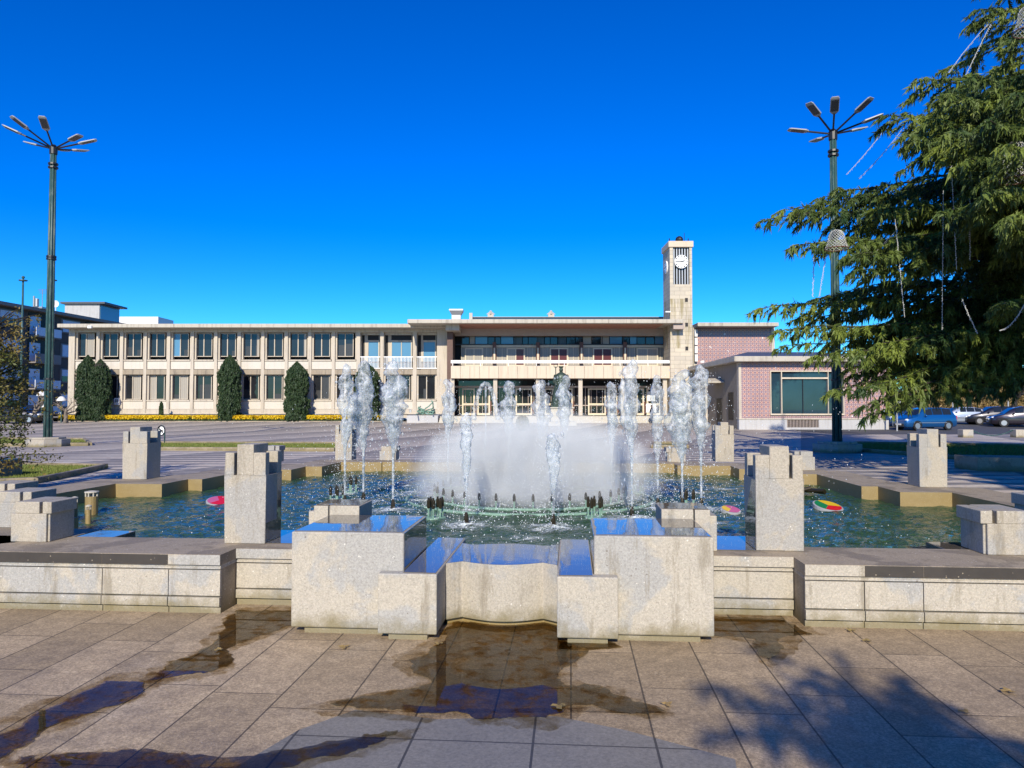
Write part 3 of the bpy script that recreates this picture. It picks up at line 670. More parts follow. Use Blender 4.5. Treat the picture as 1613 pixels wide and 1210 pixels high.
# fine sprays over the nozzles, drops in the air
for (a,b) in nozs:
    for _ in range(45):
        h = random.random()**.7*.8; r0 = .02+.22*h; t_ = random.uniform(0,6.3); DR.append((a+r0*random.random()*math.cos(t_), b+r0*random.random()*math.sin(t_), WAT+.22+h, random.uniform(.002,.004)))
for _ in range(5500):
    u,v = random.gauss(-.1,1.7), random.gauss(5.3,1.5)
    if abs(u) < 4 and 1.4 < v < 9.6: DR.append((u,v,WAT+.02+1.35*random.random()**1.7, random.uniform(.002,.0045)))
for _ in range(1800):      # splash grains on the surface
    u,v = random.gauss(-.1,1.8), random.gauss(4.4,1.6)
    if abs(u) < 4 and 1.3 < v < 9.6: DR.append((u,v,WAT+.02+.05*random.random(), random.uniform(.0025,.006)))
D_ = np.array(DR); cen = np.array([tuple(U(a,b,c_)) for a,b,c_,_ in DR]); rad = D_[:,3][:,None]
oct_v = np.array([(1,0,0),(-1,0,0),(0,1,0),(0,-1,0),(0,0,1.5),(0,0,-1.5)]); oct_f = [(0,2,4),(2,1,4),(1,3,4),(3,0,4),(2,0,5),(1,2,5),(3,1,5),(0,3,5)]
V = np.concatenate([np.stack([cen+rad*oct_v[i] for i in f],1) for f in oct_f],0)
tag(fastmesh('water_spray', V, 'droplet', k=3), 'fine white droplets hanging in the air over the fountain pool', 'water spray', kind='stuff')
for _ in range(60):
    u,v = random.gauss(-.1,1.9), random.gauss(5.6,1.6)
    if abs(u) < 3.4 and 2.2 < v < 9: foam(u,v,random.uniform(.10,.30),.55)
o = FO.build('foam','foam'); 
o.data.attributes.new('fade','FLOAT','POINT')
if len(o.data.vertices) == len(fade): o.data.attributes['fade'].data.foreach_set('value', fade)
else:
    import mathutils
    kd = mathutils.kdtree.KDTree(len(FO.v)); [kd.insert(q,i) for i,q in enumerate(FO.v)]; kd.balance()
    o.data.attributes['fade'].data.foreach_set('value', [fade[kd.find(q.co)[1]] for q in o.data.vertices])
tag(o, 'white foam churned up on the pool where the jets fall back', 'foam', kind='stuff')
# mist over the ring
m = MB(); c = U(-.05,5.9,WAT+.05); m.sphere((0,0,0),1,28,sc=(2.0,1.8,1.30)); m.v = [tuple(Vector(q)+c) for q in m.v]
m.v = [(a,b,max(z,WAT+.03)) for a,b,z in m.v]
tag(m.build('mist','mist'), 'pale bluish cloud of fine mist over the middle of the fountain', 'mist', kind='stuff')
# ---- fittings in the pool
def disc_light(px,py,cols,label,r=.17,tilt=.25):
    p = G(px,py,WAT+.03); t = thing('pool_light', p, label, 'pool light', 'round coloured pool lights'); t.rotation_euler=(tilt,.1,0)
    m = MB(); m.lathe([(r*.9,-.05),(r*1.06,-.03),(r*1.06,.012),(r*.98,.016)], (0,0,0), 28); m.build('housing','lamp_grey',t,local=True)
    m = MB(); n=36
    for k_,c_ in enumerate(cols):
        a0,a1 = 2*math.pi*k_/len(cols), 2*math.pi*(k_+1)/len(cols); q=[(0,0,.020)]+[(r*.94*math.cos(a0+(a1-a0)*i/10),r*.94*math.sin(a0+(a1-a0)*i/10),.020) for i in range(11)]
        m.add(q,[tuple(range(12))],k_)
    m.build('lens',cols,t,local=True)
disc_light(1304,798,['glass_yellow','glass_green','glass_red'],'round pool light with red, green and yellow glass, right part of the pool',.18)
disc_light(345,790,['glass_red','glass_pink','glass_red'],'round pool light with red glass beside the left front pillar',.16)
disc_light(1151,804,['glass_pink','glass_yellow','glass_pink'],'round pool light with pinkish glass left of the right front pillar',.12)
p = G(1281,782,WAT); t = thing('fallen_pipe', p, 'dark fallen bundle of pipes lying in the right part of the pool', 'pipes')
m = MB(); m.tube([p+Vector((-.22,.25,.06)),p+Vector((.10,-.15,.10))],.028,8); m.tube([p+Vector((-.12,.30,.08)),p+Vector((.16,-.05,.07))],.035,8); m.tube([p+Vector((-.25,.1,.05)),p+Vector((-.02,.02,.12))],.03,8); m.build('pipe_bundle','nozzle_brass',t)
def riser(px,py,r,h,label):
    p = G(px,py,WAT); t = thing('overflow_pipe', p, label, 'pipe', 'overflow pipes in the pool')
    m = MB(); m.lathe([(r,-.05),(r,h*.78)],p,16); m.build('pipe','algae_concrete',t)
    m = MB(); m.lathe([(r*1.1,h*.95),(r*1.1,h),(r*.3,h+.01)],p,16)
    for k_ in range(8):
        a=k_*math.pi/4; m.tube([p+Vector((r*.92*math.cos(a),r*.92*math.sin(a),h*.77)),p+Vector((r*.92*math.cos(a),r*.92*math.sin(a),h*.96))],r*.12,5)
    m.build('grille_cap','pedestal_stone',t)
riser(144,808,.075,.27,'wide overflow pipe with a slotted cap near the left rim'); riser(139,824,.03,.20,'thin pipe stub in front of the wide overflow pipe'); riser(117,818,.035,.26,'thin pipe stub beside the left front low block')
# ------------------------------------------------------------------ buildings
def wx(x, D): return W(x, 605, D).x
def wz(y, D): return W(806.5, y, D).z
def pbox(m, x0, x1, y0, y1, D0, D1, k=0, ref=None):     # box given on the facade plane ref (default D0)
    D = ref or D0
    m.box(wx(x0,D), wx(x1,D), D0, D1, wz(y1,D), wz(y0,D), k)
D = 67.0
LW = thing('office_wing', (wx(400,D),D,.3), 'long two-storey pale office wing with a grid of windows and flat roof', 'building')
# windows
def window(root, x0, x1, y0, y1, D, cur=None, mull=True, frame='pale_render', fw=1.3):
    w_ = MB(); pbox(w_,x0,x1,y0,y0+fw*.8,D,D+.1); pbox(w_,x0,x1,y1-fw*.8,y1,D,D+.1); pbox(w_,x0,x0+fw*.8,y0+fw*.8,y1-fw*.8,D,D+.1); pbox(w_,x1-fw*.8,x1,y0+fw*.8,y1-fw*.8,D,D+.1)
    xm = (x0+x1)/2
    if mull: pbox(w_,xm-.7,xm+.7,y0+fw*.8,y1-fw*.8,D-.02,D+.1)
    f = w_.build('window',frame,root)
    g_ = MB(); mats=['dark_glass','curtain','half_curtain','red_curtain','blue_glass']
    cur = cur or (0,0); xs=[x0+fw*.8,xm,x1-fw*.8]
    for i in (0,1):
        a,b=xs[i],xs[i+1]; k_=cur[i]
        g_.add([(wx(a,D),D+.05,wz(y1,D)),(wx(b,D),D+.05,wz(y1,D)),(wx(b,D),D+.05,wz(y0,D)),(wx(a,D),D+.05,wz(y0,D))],[(0,1,2,3)],k_)
        if k_==0 and random.random()<.5:      # lowered blind line or a curtain edge behind the pane
            z = y0+(y1-y0)*random.uniform(.35,.8); a2=a+(b-a)*random.uniform(0,.7); g_.add([(wx(a2,D),D+.047,wz(y1,D)),(wx(b,D),D+.047,wz(y1,D)),(wx(b,D),D+.047,wz(z,D)),(wx(a2,D),D+.047,wz(z,D))],[(0,1,2,3)],2)
    if random.random()<.35 and cur==(0,0):      # a sliver of drawn curtain
        a=xs[0] if random.random()<.5 else xs[2]-3; q=random.uniform(1.5,3.5)
        g_.add([(wx(a,D),D+.044,wz(y1,D)),(wx(a+q,D),D+.044,wz(y1,D)),(wx(a+q,D),D+.044,wz(y0,D)),(wx(a,D),D+.044,wz(y0,D))],[(0,1,2,3)],1)
    p = g_.build('pane',mats,root); p.parent=f; p.location=(0,0,0)
    return f
px0 = 121.5; pit = 37.15
ups = [(px0+pit*k_, px0+pit*k_+26.3) for k_ in range(12)]
lows = ups+[(567.5,594),(610,646),(658,686)]
curU = {0:(0,1)}; curL={2:(0,1),3:(1,0),4:(0,1),9:(0,1),1:(0,0),10:(0,2)}
wallm = MB(); panel = MB(); belt = MB(); back = MB(); sill = MB()
Dg = D+.42                                    # glass plane
for i,(a,b) in enumerate(ups): window(LW,a,b,525.2,562,Dg,curU.get(i,(4,0) if i==4 else (0,0)))
for i,(a,b) in enumerate(lows): window(LW,a,b,591.5,629.5,Dg,curL.get(i,(0,0)))
edges = [(107,116.5)]+[(ups[k_][1]+3.0, ups[k_+1][0]-3.0) for k_ in range(11)]+[(561,567),(598.5,604),(650,656),(688,707)]
for a,b in edges: pbox(wallm,a,b,516,651.5,D,D+.9)
for a,b in zip([e[1] for e in edges[:-1]],[e[0] for e in edges[1:]]):
    pbox(wallm,a,b,516,523.5,D+.06,D+.9)                      # lintel
    pbox(belt,a,b,582.2,590,D+.02,D+.9)                       # mid belt
    pbox(panel,a,b,632.5,644.3,D+.14,D+.8)
    pbox(sill,a+.8,b-.8,630,632.4,D+.08,D+.8)
    pbox(wallm,a,b,644.6,651.5,D+.05,D+.9)
    if a < 560:
        pbox(panel,a,b,569.5,581.6,D+.16,D+.8); pbox(sill,a+1,b-1,566.6,568.8,D+.08,D+.8); pbox(wallm,a,a+2.6,523.5,566,D+.22,D+.5,ref=D); pbox(wallm,b-2.6,b,523.5,566,D+.22,D+.5,ref=D)
    pbox(wallm,a,a+2.6,590.2,629.8,D+.22,D+.5,ref=D); pbox(wallm,b-2.6,b,590.2,629.8,D+.22,D+.5,ref=D)
wallm.build('wall','pale_render',LW); panel.each('spandrel_panel','spandrel_panel',LW); belt.each('belt_course','weathered_belt',LW); sill.each('window_sill','pale_render',LW)
pbox(back,107,707,516,651,D+1.0,D+14); back.build('core','dark_interior',LW)
pl = MB()
for k_ in range(17):
    a = 106+37.15*k_-4; pbox(pl,max(107,a),a+19,652,658.5,D+.1,D+.8)
pbox(pl,107,705,650.9,652.6,D-.05,D+.5); pl.build('plinth','pale_render',LW)
rf = MB(); DR_=D-1.3; pbox(rf,88,703,510,516,DR_,D+13); rf.build('roof_slab','roof_edge',LW,bevel=.04)
rf = MB(); z0=wz(510,DR_); a,b=wx(95,DR_),wx(700,DR_); rf.add([(a,DR_+.4,z0+.02),(b,DR_+.4,z0+.02),(b,D+6,z0+.45),(a,D+6,z0+.45),(b,D+13,z0+.02),(a,D+13,z0+.02)],[(0,1,2,3),(3,2,4,5)])
rf.build('roof_covering','roof_sheet',LW)
# loggias
lg = MB(); 
for (a,b) in ((567,598.5),(604,650),(656,688)):
    pbox(lg,a,b,523.5,582,D+.95,D+.98,k=1)
    n = 7 if b-a>40 else 5
lg.build('loggia_back',['pale_render','dark_interior'],LW)
for (a,b,w0,w1) in ((567,598.5,579,596.5),(604,650,616,648),(656,688,666,686)):
    m = MB(); pbox(m,a,b,523.5,528,D+.6,D+.7); pbox(m,a+7,w0,528,582,D+.9,D+.94); pbox(m,w0,w1,536,538,D+.85,D+.93); pbox(m,w1,w1+1,528,582,D+.85,D+.93); m.build('loggia_frame','pale_render',LW)
    window(LW,w0,w1,538,582,D+.86,(4,4),mull=(b-a>40))
    m = MB(); pbox(m,a,b,561.5,563,D+.05,D+.12); pbox(m,a,b,579.5,581,D+.05,D+.12)
    n=int((b-a)/2.1)
    for i in range(1,n): pbox(m,a+i*(b-a)/n-.42,a+i*(b-a)/n+.42,563,579.5,D+.06,D+.10)
    m.build('balcony_railing','white_paint',LW)
m = MB(); pbox(m,180,188,627,638,D-.22,D-.001); m.build('meter_box','white_paint',LW)
m = MB(); 
for i in range(2): pbox(m,182.2+i*2.2,183.4+i*2.2,629,634,D-.235,D-.221)
m.build('meter_window','black_metal',LW)
m = MB(); pbox(m,136,142,513,517,DR_-.2,DR_); m.build('floodlight','white_paint',LW)
# ---- central hall
DB = 65.3; DC = 69.0
CH = thing('town_hall', (wx(880,DC),DC,.3), 'central town hall block with broad overhanging roof, balcony and glazed ground floor', 'building')
m = MB(); DF=63.8
z1,z0=wz(502.8,DF),wz(509.3,DF); m.box(wx(641,DF),wx(1077,DF),DF,DF+10,z0,z1); m.build('roof_slab','roof_edge',CH,bevel=.05)
m = MB(); m.box(wx(722,DF),wx(1048,DF),DF+.5,DC,z0-.035,z0-.004); m.build('soffit','pink_soffit',CH)
m = MB(); m.box(wx(700,DF),wx(722,DF),DF+1,DF+10,z0-.5,z0-.002); m.build('eave_end','roof_edge',CH)
m = MB(); pbox(m,716,1052,517.5,529,DC-1.2,DC-.6,ref=DC-1.2); m.build('upper_beam','beam_render',CH)
m = MB(); pbox(m,712,1060,518,656,DC+.3,DC+8,ref=DC); m.build('core','dark_interior',CH)
m = MB(); pbox(m,704,713,516,656,DB+.8,DC,ref=DB+.8); m.build('side_wall','brick_side',CH)
# clerestory strip: random light and dark pane colours stand in for reflections
rs = random.Random(4); x = 728; i=0
while x < 1049:
    w_ = rs.choice([9,11.5,14,20]); w_=min(w_,1051-x); m = MB(); q=rs.choice([0,0,0,4,4,1,2])
    m.add([(wx(x+.6,DC),DC-.35,wz(543,DC)),(wx(x+w_-.6,DC),DC-.35,wz(543,DC)),(wx(x+w_-.6,DC),DC-.35,wz(530,DC)),(wx(x+.6,DC),DC-.35,wz(530,DC))],[(0,1,2,3)],0)
    m.build('clerestory_pane',[['dark_glass','curtain','half_curtain','red_curtain','blue_glass'][q]],CH); x+=w_; i+=1
m = MB(); x=728
pbox(m,716,1052,542.8,544.2,DC-.6,DC-.3,ref=DC)
for x in (728,779,812,846,880,914,948,982,1016,1049): pbox(m,x-.6,x+.6,529,543,DC-.45,DC-.3,ref=DC)
m.build('clerestory_frame','black_metal',CH)
# upper balcony doors
m = MB(); pbox(m,727,1051,544.4,548,DC-.5,DC-.32,ref=DC)
for x in range(727,1052,8): pbox(m,x-.35,x+.35,548,575,DC-.36,DC-.31,ref=DC)
m.build('cream_framing','cream_frame',CH)
m = MB(); pbox(m,727,1051,548,578,DC-.305,DC-.28,ref=DC); m.build('drawn_curtains','curtain',CH)
for i,(a,b) in enumerate(((729,764),(795,830),(863,898),(931,968),(1000,1040))):
    window(CH,a+3,b-3,548,577,DC-.55,((1,1),(1,3),(3,3),(3,3),(1,1))[i],frame='cream_frame',fw=2.6)
for x in (779,847,915,983):
    m = MB(); pbox(m,x-2.8,x+2.8,540,574,DC-.75,DC-.4,ref=DC); m.build('brown_post','brown_metal',CH)
    m = MB(); pbox(m,x-1.3,x+1.3,549,568,DC-.80,DC-.76,ref=DC); m.build('post_lamp','cream_frame',CH)
# balcony
m = MB(); 
for i in range(24):
    a=710+i*(1071-710)/24; m.box(wx(a,DB)+.012,wx(a+(1071-710)/24,DB)-.012,DB,DB+.16,wz(596,DB),wz(576.5,DB))
m.build('parapet','parapet_panel',CH)
m = MB(); m.box(wx(710,DB)+.02,wx(1071,DB)-.02,DB+.162,DC,wz(596,DB)+.05,wz(590,DB)); m.build('balcony_slab','beam_render',CH)
m = MB(); pbox(m,710,1069,567.5,572.3,DB+.02,DB+.14); 
for i in range(9): x=713+i*44; pbox(m,x-.5,x+.5,572.3,576.5,DB+.05,DB+.1)
m.build('balcony_rail','white_paint',CH)
m = MB(); 
m.build if 0 else None
# columns
for x in (712,780,847.5,915,982,1049):
    m = MB(); m.box(wx(x-3.2,DB),wx(x+3.2,DB),DB+.35,DB+.8,wz(655,DB),wz(596.2,DB)-0.01); m.build('column','pale_render',CH,bevel=.02)
# glazed ground floor
DD = 68.2
m = MB(); pbox(m,716,1052,608,611,DD-.1,DD+.1,ref=DD); 
for x in range(724,1052,9): pbox(m,x-.4,x+.4,611,653,DD-.02,DD+.08,ref=DD)
pbox(m,716,1052,638,639.5,DD-.03,DD+.08,ref=DD); m.build('ground_framing','beam_render',CH)
m = MB(); pbox(m,716,1052,597,654,DD+.09,DD+.12,ref=DD); m.build('ground_glazing','dark_glass',CH)
for i,(a,b) in enumerate(((728,748),(752,772),(812,838),(858,872),(886,902),(926,954),(958,972),(1002,1014),(1018,1040))):
    m = MB()
    pbox(m,a,a+2.2,612,654,DD-.12,DD-.03,ref=DD); pbox(m,b-2.2,b,612,654,DD-.12,DD-.03,ref=DD); pbox(m,a+2.2,b-2.2,612,614,DD-.12,DD-.03,ref=DD); pbox(m,a+2.2,b-2.2,635.5,638,DD-.12,DD-.03,ref=DD); pbox(m,a+2.2,b-2.2,651,654,DD-.12,DD-.03,ref=DD)
    d_=m.build('entrance_door','cream_frame',CH)
    m = MB(); pbox(m,b-.2,b+2.2,632,652,DD-.13,DD-.05,ref=DD); q=m.build('door_handle_panel','brown_metal',CH); q.parent=d_; q.location=(0,0,0)
m = MB(); pbox(m,1019,1031,617,632,DD-.16,DD-.13,ref=DD); pbox(m,1017,1033,636,650,DD-.16,DD-.13,ref=DD); m.build('notice_panel','white_paint',CH)
# roof structures
m = MB(); DZ=72; pbox(m,742,1046,499,506,DZ,DZ+6); m.build('upper_roof_wall','grey_metal',CH)
m = MB(); a,b=wx(740,DZ),wx(1046,DZ); m.add([(a,DZ-.3,wz(500,DZ)),(b,DZ-.3,wz(500,DZ)),(b,DZ+6,wz(492.5,DZ)),(a+.8,DZ+6,wz(492.5,DZ)),(a,DZ-.3,wz(500.8,DZ)),(b,DZ-.3,wz(500.8,DZ))],[(0,1,2,3),(4,5,1,0)]); m.build('upper_roof','roof_sheet',CH)
for x in (773,868):
    c=W(x,497,DZ+2); m=MB(); m.box(c.x-.3,c.x+.3,c.y-.3,c.y+.3,c.z-.5,c.z+.1); m.lathe([(.45,.1),(.38,.18),(.12,.38),(.10,.5)],c,4); m.build('roof_vent','pedestal_stone',CH)
c=W(719,503,69); m=MB(); m.box(c.x-.42,c.x+.42,c.y-.4,c.y+.4,c.z-.3,c.z+.35); 
q=.0
vs_=[(c.x-.42,c.y-.4,c.z+.35),(c.x+.42,c.y-.4,c.z+.35),(c.x+.42,c.y+.4,c.z+.35),(c.x-.42,c.y+.4,c.z+.35)]; v2=[(c.x+(a-c.x)*1.55,c.y+(b-c.y)*1.5,c.z+.75) for a,b,_ in vs_]; v3=[(a,b,z+.15) for a,b,z in v2]
m.add(vs_+v2+v3,[(i,(i+1)%4,4+(i+1)%4,4+i) for i in range(4)]+[(4+i,4+(i+1)%4,8+(i+1)%4,8+i) for i in range(4)]+[(8,9,10,11)]); m.build('ventilation_hood','grey_metal',CH)
m=MB(); pbox(m,739,744,493,504,71.5,71.9); m.build('chimney','pedestal_stone',CH)
# steps
m = MB(); 
for i in range(5): m.box(wx(691,62),wx(1064,62),61.6+i*.42,DC,.12+i*.15-.02 if i else 0,.12+(i+1)*.15-.02)
st=tag(m.build('entrance_steps','pedestal_stone'),'broad flight of pale stone steps below the town hall entrance','steps')
m = MB(); DP=62.5; m.box(wx(641,DP),wx(690,DP),DP,DP+1.6,.2,wz(654.5,DP)); tag(m.build('planter_wall','plinth_render',bevel=.03),'low grey stone planter wall at the left end of the entrance steps','planter')
# ---- clock tower
DT = 65.0; tx0,tx1 = wx(1056.3,DT),wx(1091.5,DT); td=2.9
CT = thing('clock_tower', ((tx0+tx1)/2,DT+1.4,.3), 'tall square stone clock tower with louvred belfry right of the town hall', 'tower')
zt,zo1,zo0 = wz(380,DT), wz(389.5,DT), wz(448,DT)
m = MB(); 
ox0,ox1=wx(1061.5,DT),wx(1087.5,DT)
m.box(tx0,tx1,DT,DT+td,0,zo0)
m.box(tx0,ox0,DT,DT+td,zo0,zo1); m.box(ox1,tx1,DT,DT+td,zo0,zo1); m.box(ox0,ox1,DT+1.0,DT+td,zo0,zo1)
m.build('shaft','tower_stone',CT)
m = MB(); m.box(tx0-.12,tx1+.12,DT-.12,DT+td+.12,zo1,zt); m.build('cap','parapet_panel',CT,bevel=.03)
m = MB()
for i in range(6): x=ox0+(i+.5)*(ox1-ox0)/6; m.box(x-.05,x+.05,DT+.15,DT+.75,zo0,zo1)
m.each('louvre','grey_metal',CT)
m = MB(); m.box(ox0,ox1,DT+.9,DT+.995,zo0,zo1); m.build('belfry_back','dark_interior',CT)
def clock(cx,cy,cz,r,axis,name):
    def T(a,b,d): return Vector((cx+a,cy-d,cz+b)) if axis=='y' else Vector((cx-d,cy-a,cz+b))
    m = MB(); n=32; f_=[T(r*math.cos(2*math.pi*i/n),r*math.sin(2*math.pi*i/n),.10) for i in range(n)]; b_=[T(r*math.cos(2*math.pi*i/n),r*math.sin(2*math.pi*i/n),-.05) for i in range(n)]
    m.add(f_+b_,[tuple(range(n)),tuple(range(n,2*n))[::-1]]+[(i,(i+1)%n,n+(i+1)%n,n+i) for i in range(n)]); o=m.build(name,'clock_white',CT)
    m = MB()
    def bar(ang,r0,r1,w_,d=.115):
        s_,c_=math.sin(ang),math.cos(ang); m.add([T(r0*s_-w_*c_,r0*c_+w_*s_,d),T(r0*s_+w_*c_,r0*c_-w_*s_,d),T(r1*s_+w_*c_,r1*c_-w_*s_,d),T(r1*s_-w_*c_,r1*c_+w_*s_,d)],[(0,1,2,3)])
    for k_ in range(12): bar(k_*math.pi/6,r*.70,r*.93,.028+.03*(k_%3!=0)*.6)
    q=m.build('numerals','black_metal',CT); q.parent=o; q.location=(0,0,0)
    m = MB(); bar(R(75),-.08,r*.5,.045,.125); bar(R(270),-.12,r*.78,.03,.13)
    q=m.build('hands','black_metal',CT); q.parent=o; q.location=(0,0,0)
clock(wx(1074.5,DT),DT,wz(412.5,DT),wx(1085.2,DT)-wx(1074.5,DT),'y','clock_face')
clock(tx0,DT+1.35,wz(417,DT),.58,'x','clock_face')
m = MB()
for y in (472.5,511.5,549): m.box(wx(1080,DT),wx(1084.5,DT),DT-.012,DT+.02,wz(y+3.2,DT),wz(y-3,DT))
m.each('slit_window','dark_interior',CT)
m = MB(); c=W(1070,380,DT+1.4); m.sphere(c+Vector((0,0,.1)),.36,14); m.tube([c+Vector((.45,0,0)),c+Vector((.45,0,.75))],.03,6); 
for x in (-.9,.8): m.tube([c+Vector((x,0,0)),c+Vector((x,0,.25))],.05,6)
m.build('siren','black_metal',CT)
m = MB(); m.box(wx(1058,DT),wx(1075,DT),DT-.9,DT-.3,wz(520,DT),wz(511,DT)); m.build('bracket','beam_render',CT)
m = MB(); p=W(1052,492,DT-.3); m.box(p.x-.2,p.x+.25,p.y,p.y+.3,p.z,p.z+.1); m.build('camera_bracket','white_paint',CT)
# ---- pink tiled block behind
DK=69
PK = thing('tiled_hall', (wx(1157,DK),DK,.3), 'tall windowless block clad in pinkish patterned tiles behind the clock tower', 'building')
m = MB(); pbox(m,1098,1216,516,660,DK,DK+12); m.build('tiled_wall','patterned_tile_fine',PK)
m = MB(); pbox(m,1092.5,1098,516,660,DK-.1,DK+.4); pbox(m,1216,1221,516,660,DK-.1,DK+.4); m.each('corner_strip','pale_render',PK)
m = MB(); z_=wz(508,DK-1.6); m.box(wx(1093,DK),wx(1228,DK-1.6),DK-1.6,DK+13,wz(514,DK-1.6),z_); m.build('roof_slab','roof_edge',PK,bevel=.04)
m = MB()
for y in (520,533,546,559): 
    m.box(wx(1093,DK)-.0,wx(1097.3,DK),DK-.5,DK-.12,wz(y+11,DK),wz(y,DK))
m.each('louvre_box','white_paint',PK)
# ---- pavilion
DV=52.0; DE=64.9
PV = thing('tiled_pavilion', (wx(1280,DV),DV+3,0), 'low pavilion with patterned tile front and one large dark shop window', 'building')
x0,x1=wx(1163.5,DV),wx(1399,DV); zb,zp=wz(678,DV),wz(659,DV)
zr=wz(571,DV)
m = MB(); wl,wr=wx(1212.5,DV),wx(1316.5+12,DV); wt,wb=wz(584,DV),wz(654,DV)
m.box(x0+.18,wl,DV,DV+.4,zp,zr); m.box(wr,x1-.1,DV,DV+.4,zp,zr); m.box(wl,wr,DV,DV+.4,wt,zr); m.box(wl,wr,DV,DV+.4,zp,wb); m.build('tiled_wall','patterned_tile',PV)
m = MB(); m.box(x0,x0+.178,DV-.03,DV+.4,zp,zr); m.box(x1-.1,x1+.02,DV-.03,DV+.4,zp,zr); m.box(x0-.02,x1+.02,DV-.05,DV+.4,zp-.08,zp-.001); m.each('corner_strip','pale_render',PV)
m = MB(); gx0,gx1=wx(1239,DV),wx(1289,DV); gz0,gz1=wz(673.5,DV),wz(661,DV)
m.box(x0,gx0,DV,DV+.4,-.05,zp-.081); m.box(gx1,x1,DV,DV+.4,-.05,zp-.081); m.box(gx0,gx1,DV,DV+.4,-.05,gz0); m.box(gx0,gx1,DV+.0,DV+.4,gz1,zp-.081); m.build('plinth','plinth_render',PV)
m = MB(); m.box(gx0,gx1,DV+.2,DV+.25,gz0,gz1,1)
for i in range(22): a=gx0+(i+.5)*(gx1-gx0)/22; m.box(a-.018,a+.018,DV+.03,DV+.06,gz0,gz1,0)
m.build('basement_grille',['beam_render','dark_interior'],PV)
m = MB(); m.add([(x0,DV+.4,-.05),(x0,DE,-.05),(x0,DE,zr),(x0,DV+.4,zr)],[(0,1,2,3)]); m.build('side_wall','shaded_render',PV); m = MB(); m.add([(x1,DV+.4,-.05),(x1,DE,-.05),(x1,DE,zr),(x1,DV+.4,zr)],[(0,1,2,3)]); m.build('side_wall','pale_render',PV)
m = MB(); m.box(x0-.5,x1+.35,DV-.75,DE+.05,zr+.02,wz(561,DV-.75)); m.build('roof_slab','roof_edge',PV,bevel=.04)
m = MB(); ze=wz(561,DV-.75); yy=DV-.4; cxm=(x0+x1)/2; m.add([(x0-.3,yy,ze+.01),(x1+.2,yy,ze+.01),(x1-2.6,yy+6,ze+.75),(x0+2.4,yy+6,ze+.75),(x0-.3,DE,ze+.01),(x1+.2,DE,ze+.01)],[(0,1,2,3),(0,3,4),(1,5,2),(3,2,5,4)]); m.build('roof_covering','roof_sheet',PV)
# big window
m = MB(); t_=.065
m.box(wl,wr,DV-.12,DV+.2,wt-t_*1.2,wt); m.box(wl,wr,DV-.14,DV+.2,wb,wb+t_*1.6); m.box(wl,wl+t_,DV-.12,DV+.2,wb+t_*1.6,wt-t_*1.2); m.box(wr-t_,wr,DV-.12,DV+.2,wb+t_*1.6,wt-t_*1.2)
v1,v2=wx(1230.5,DV),wx(1304,DV); m.box(v1-.03,v1+.03,DV-.1,DV+.2,wb+t_*1.6,wt-t_*1.2); m.box(v2-.02,v2+.02,DV-.08,DV+.2,wb+t_*1.6,wt-t_*1.2); m.box(v1+.03,v2-.02,DV-.09,DV+.2,wz(597,DV),wz(594.6,DV)); m.build('window_frame','cream_concrete',PV)
m = MB(); m.box(wl+.02,wr-.02,DV+.1,DV+.14,wb+.02,wt-.02); g_=m.build('window_pane','shop_glass',PV)
m = MB(); vx=wx(1265,DV); m.box(vx-.02,vx+.02,DV+.02,DV+.098,wb+t_*1.6,wz(597,DV)); m.build('pane_joint','black_metal',PV)
# side porch
m = MB(); 
def sy(D_): return D_
yA,yB=55.5,58.0; m.box(x0-1.5,x0-.02,yA,yB,wz(603,yA),wz(601,yA)); m.add([(x0-1.5,yA,wz(601,yA)),(x0-.02,yA,wz(601,yA)),(x0-.02,yB,wz(601,yA)),(x0-1.5,yB,wz(601,yA)),(x0-.9,(yA+yB)/2,wz(595,yA)),(x0-.02,(yA+yB)/2,wz(595,yA))],[(0,1,5,4),(3,4,5,2),(0,4,3)]); m.build('porch_roof','roof_edge',PV)
m = MB(); m.box(x0-1.4,x0-1.25,yA+.1,yA+.25,0,wz(603,yA)); m.box(x0-1.4,x0-1.25,yB-.25,yB-.1,0,wz(603,yA)); m.each('porch_post','pale_render',PV)
m = MB(); m.box(x0-.05,x0-.01,yA+.6,yB-.5,0.1,2.3); m.box(x0-.05,x0-.01,60.5,61.6,1.2,2.8); m.box(x0-.05,x0-.01,53.2,54.4,.7,2.7); m.each('side_opening','dark_interior',PV)
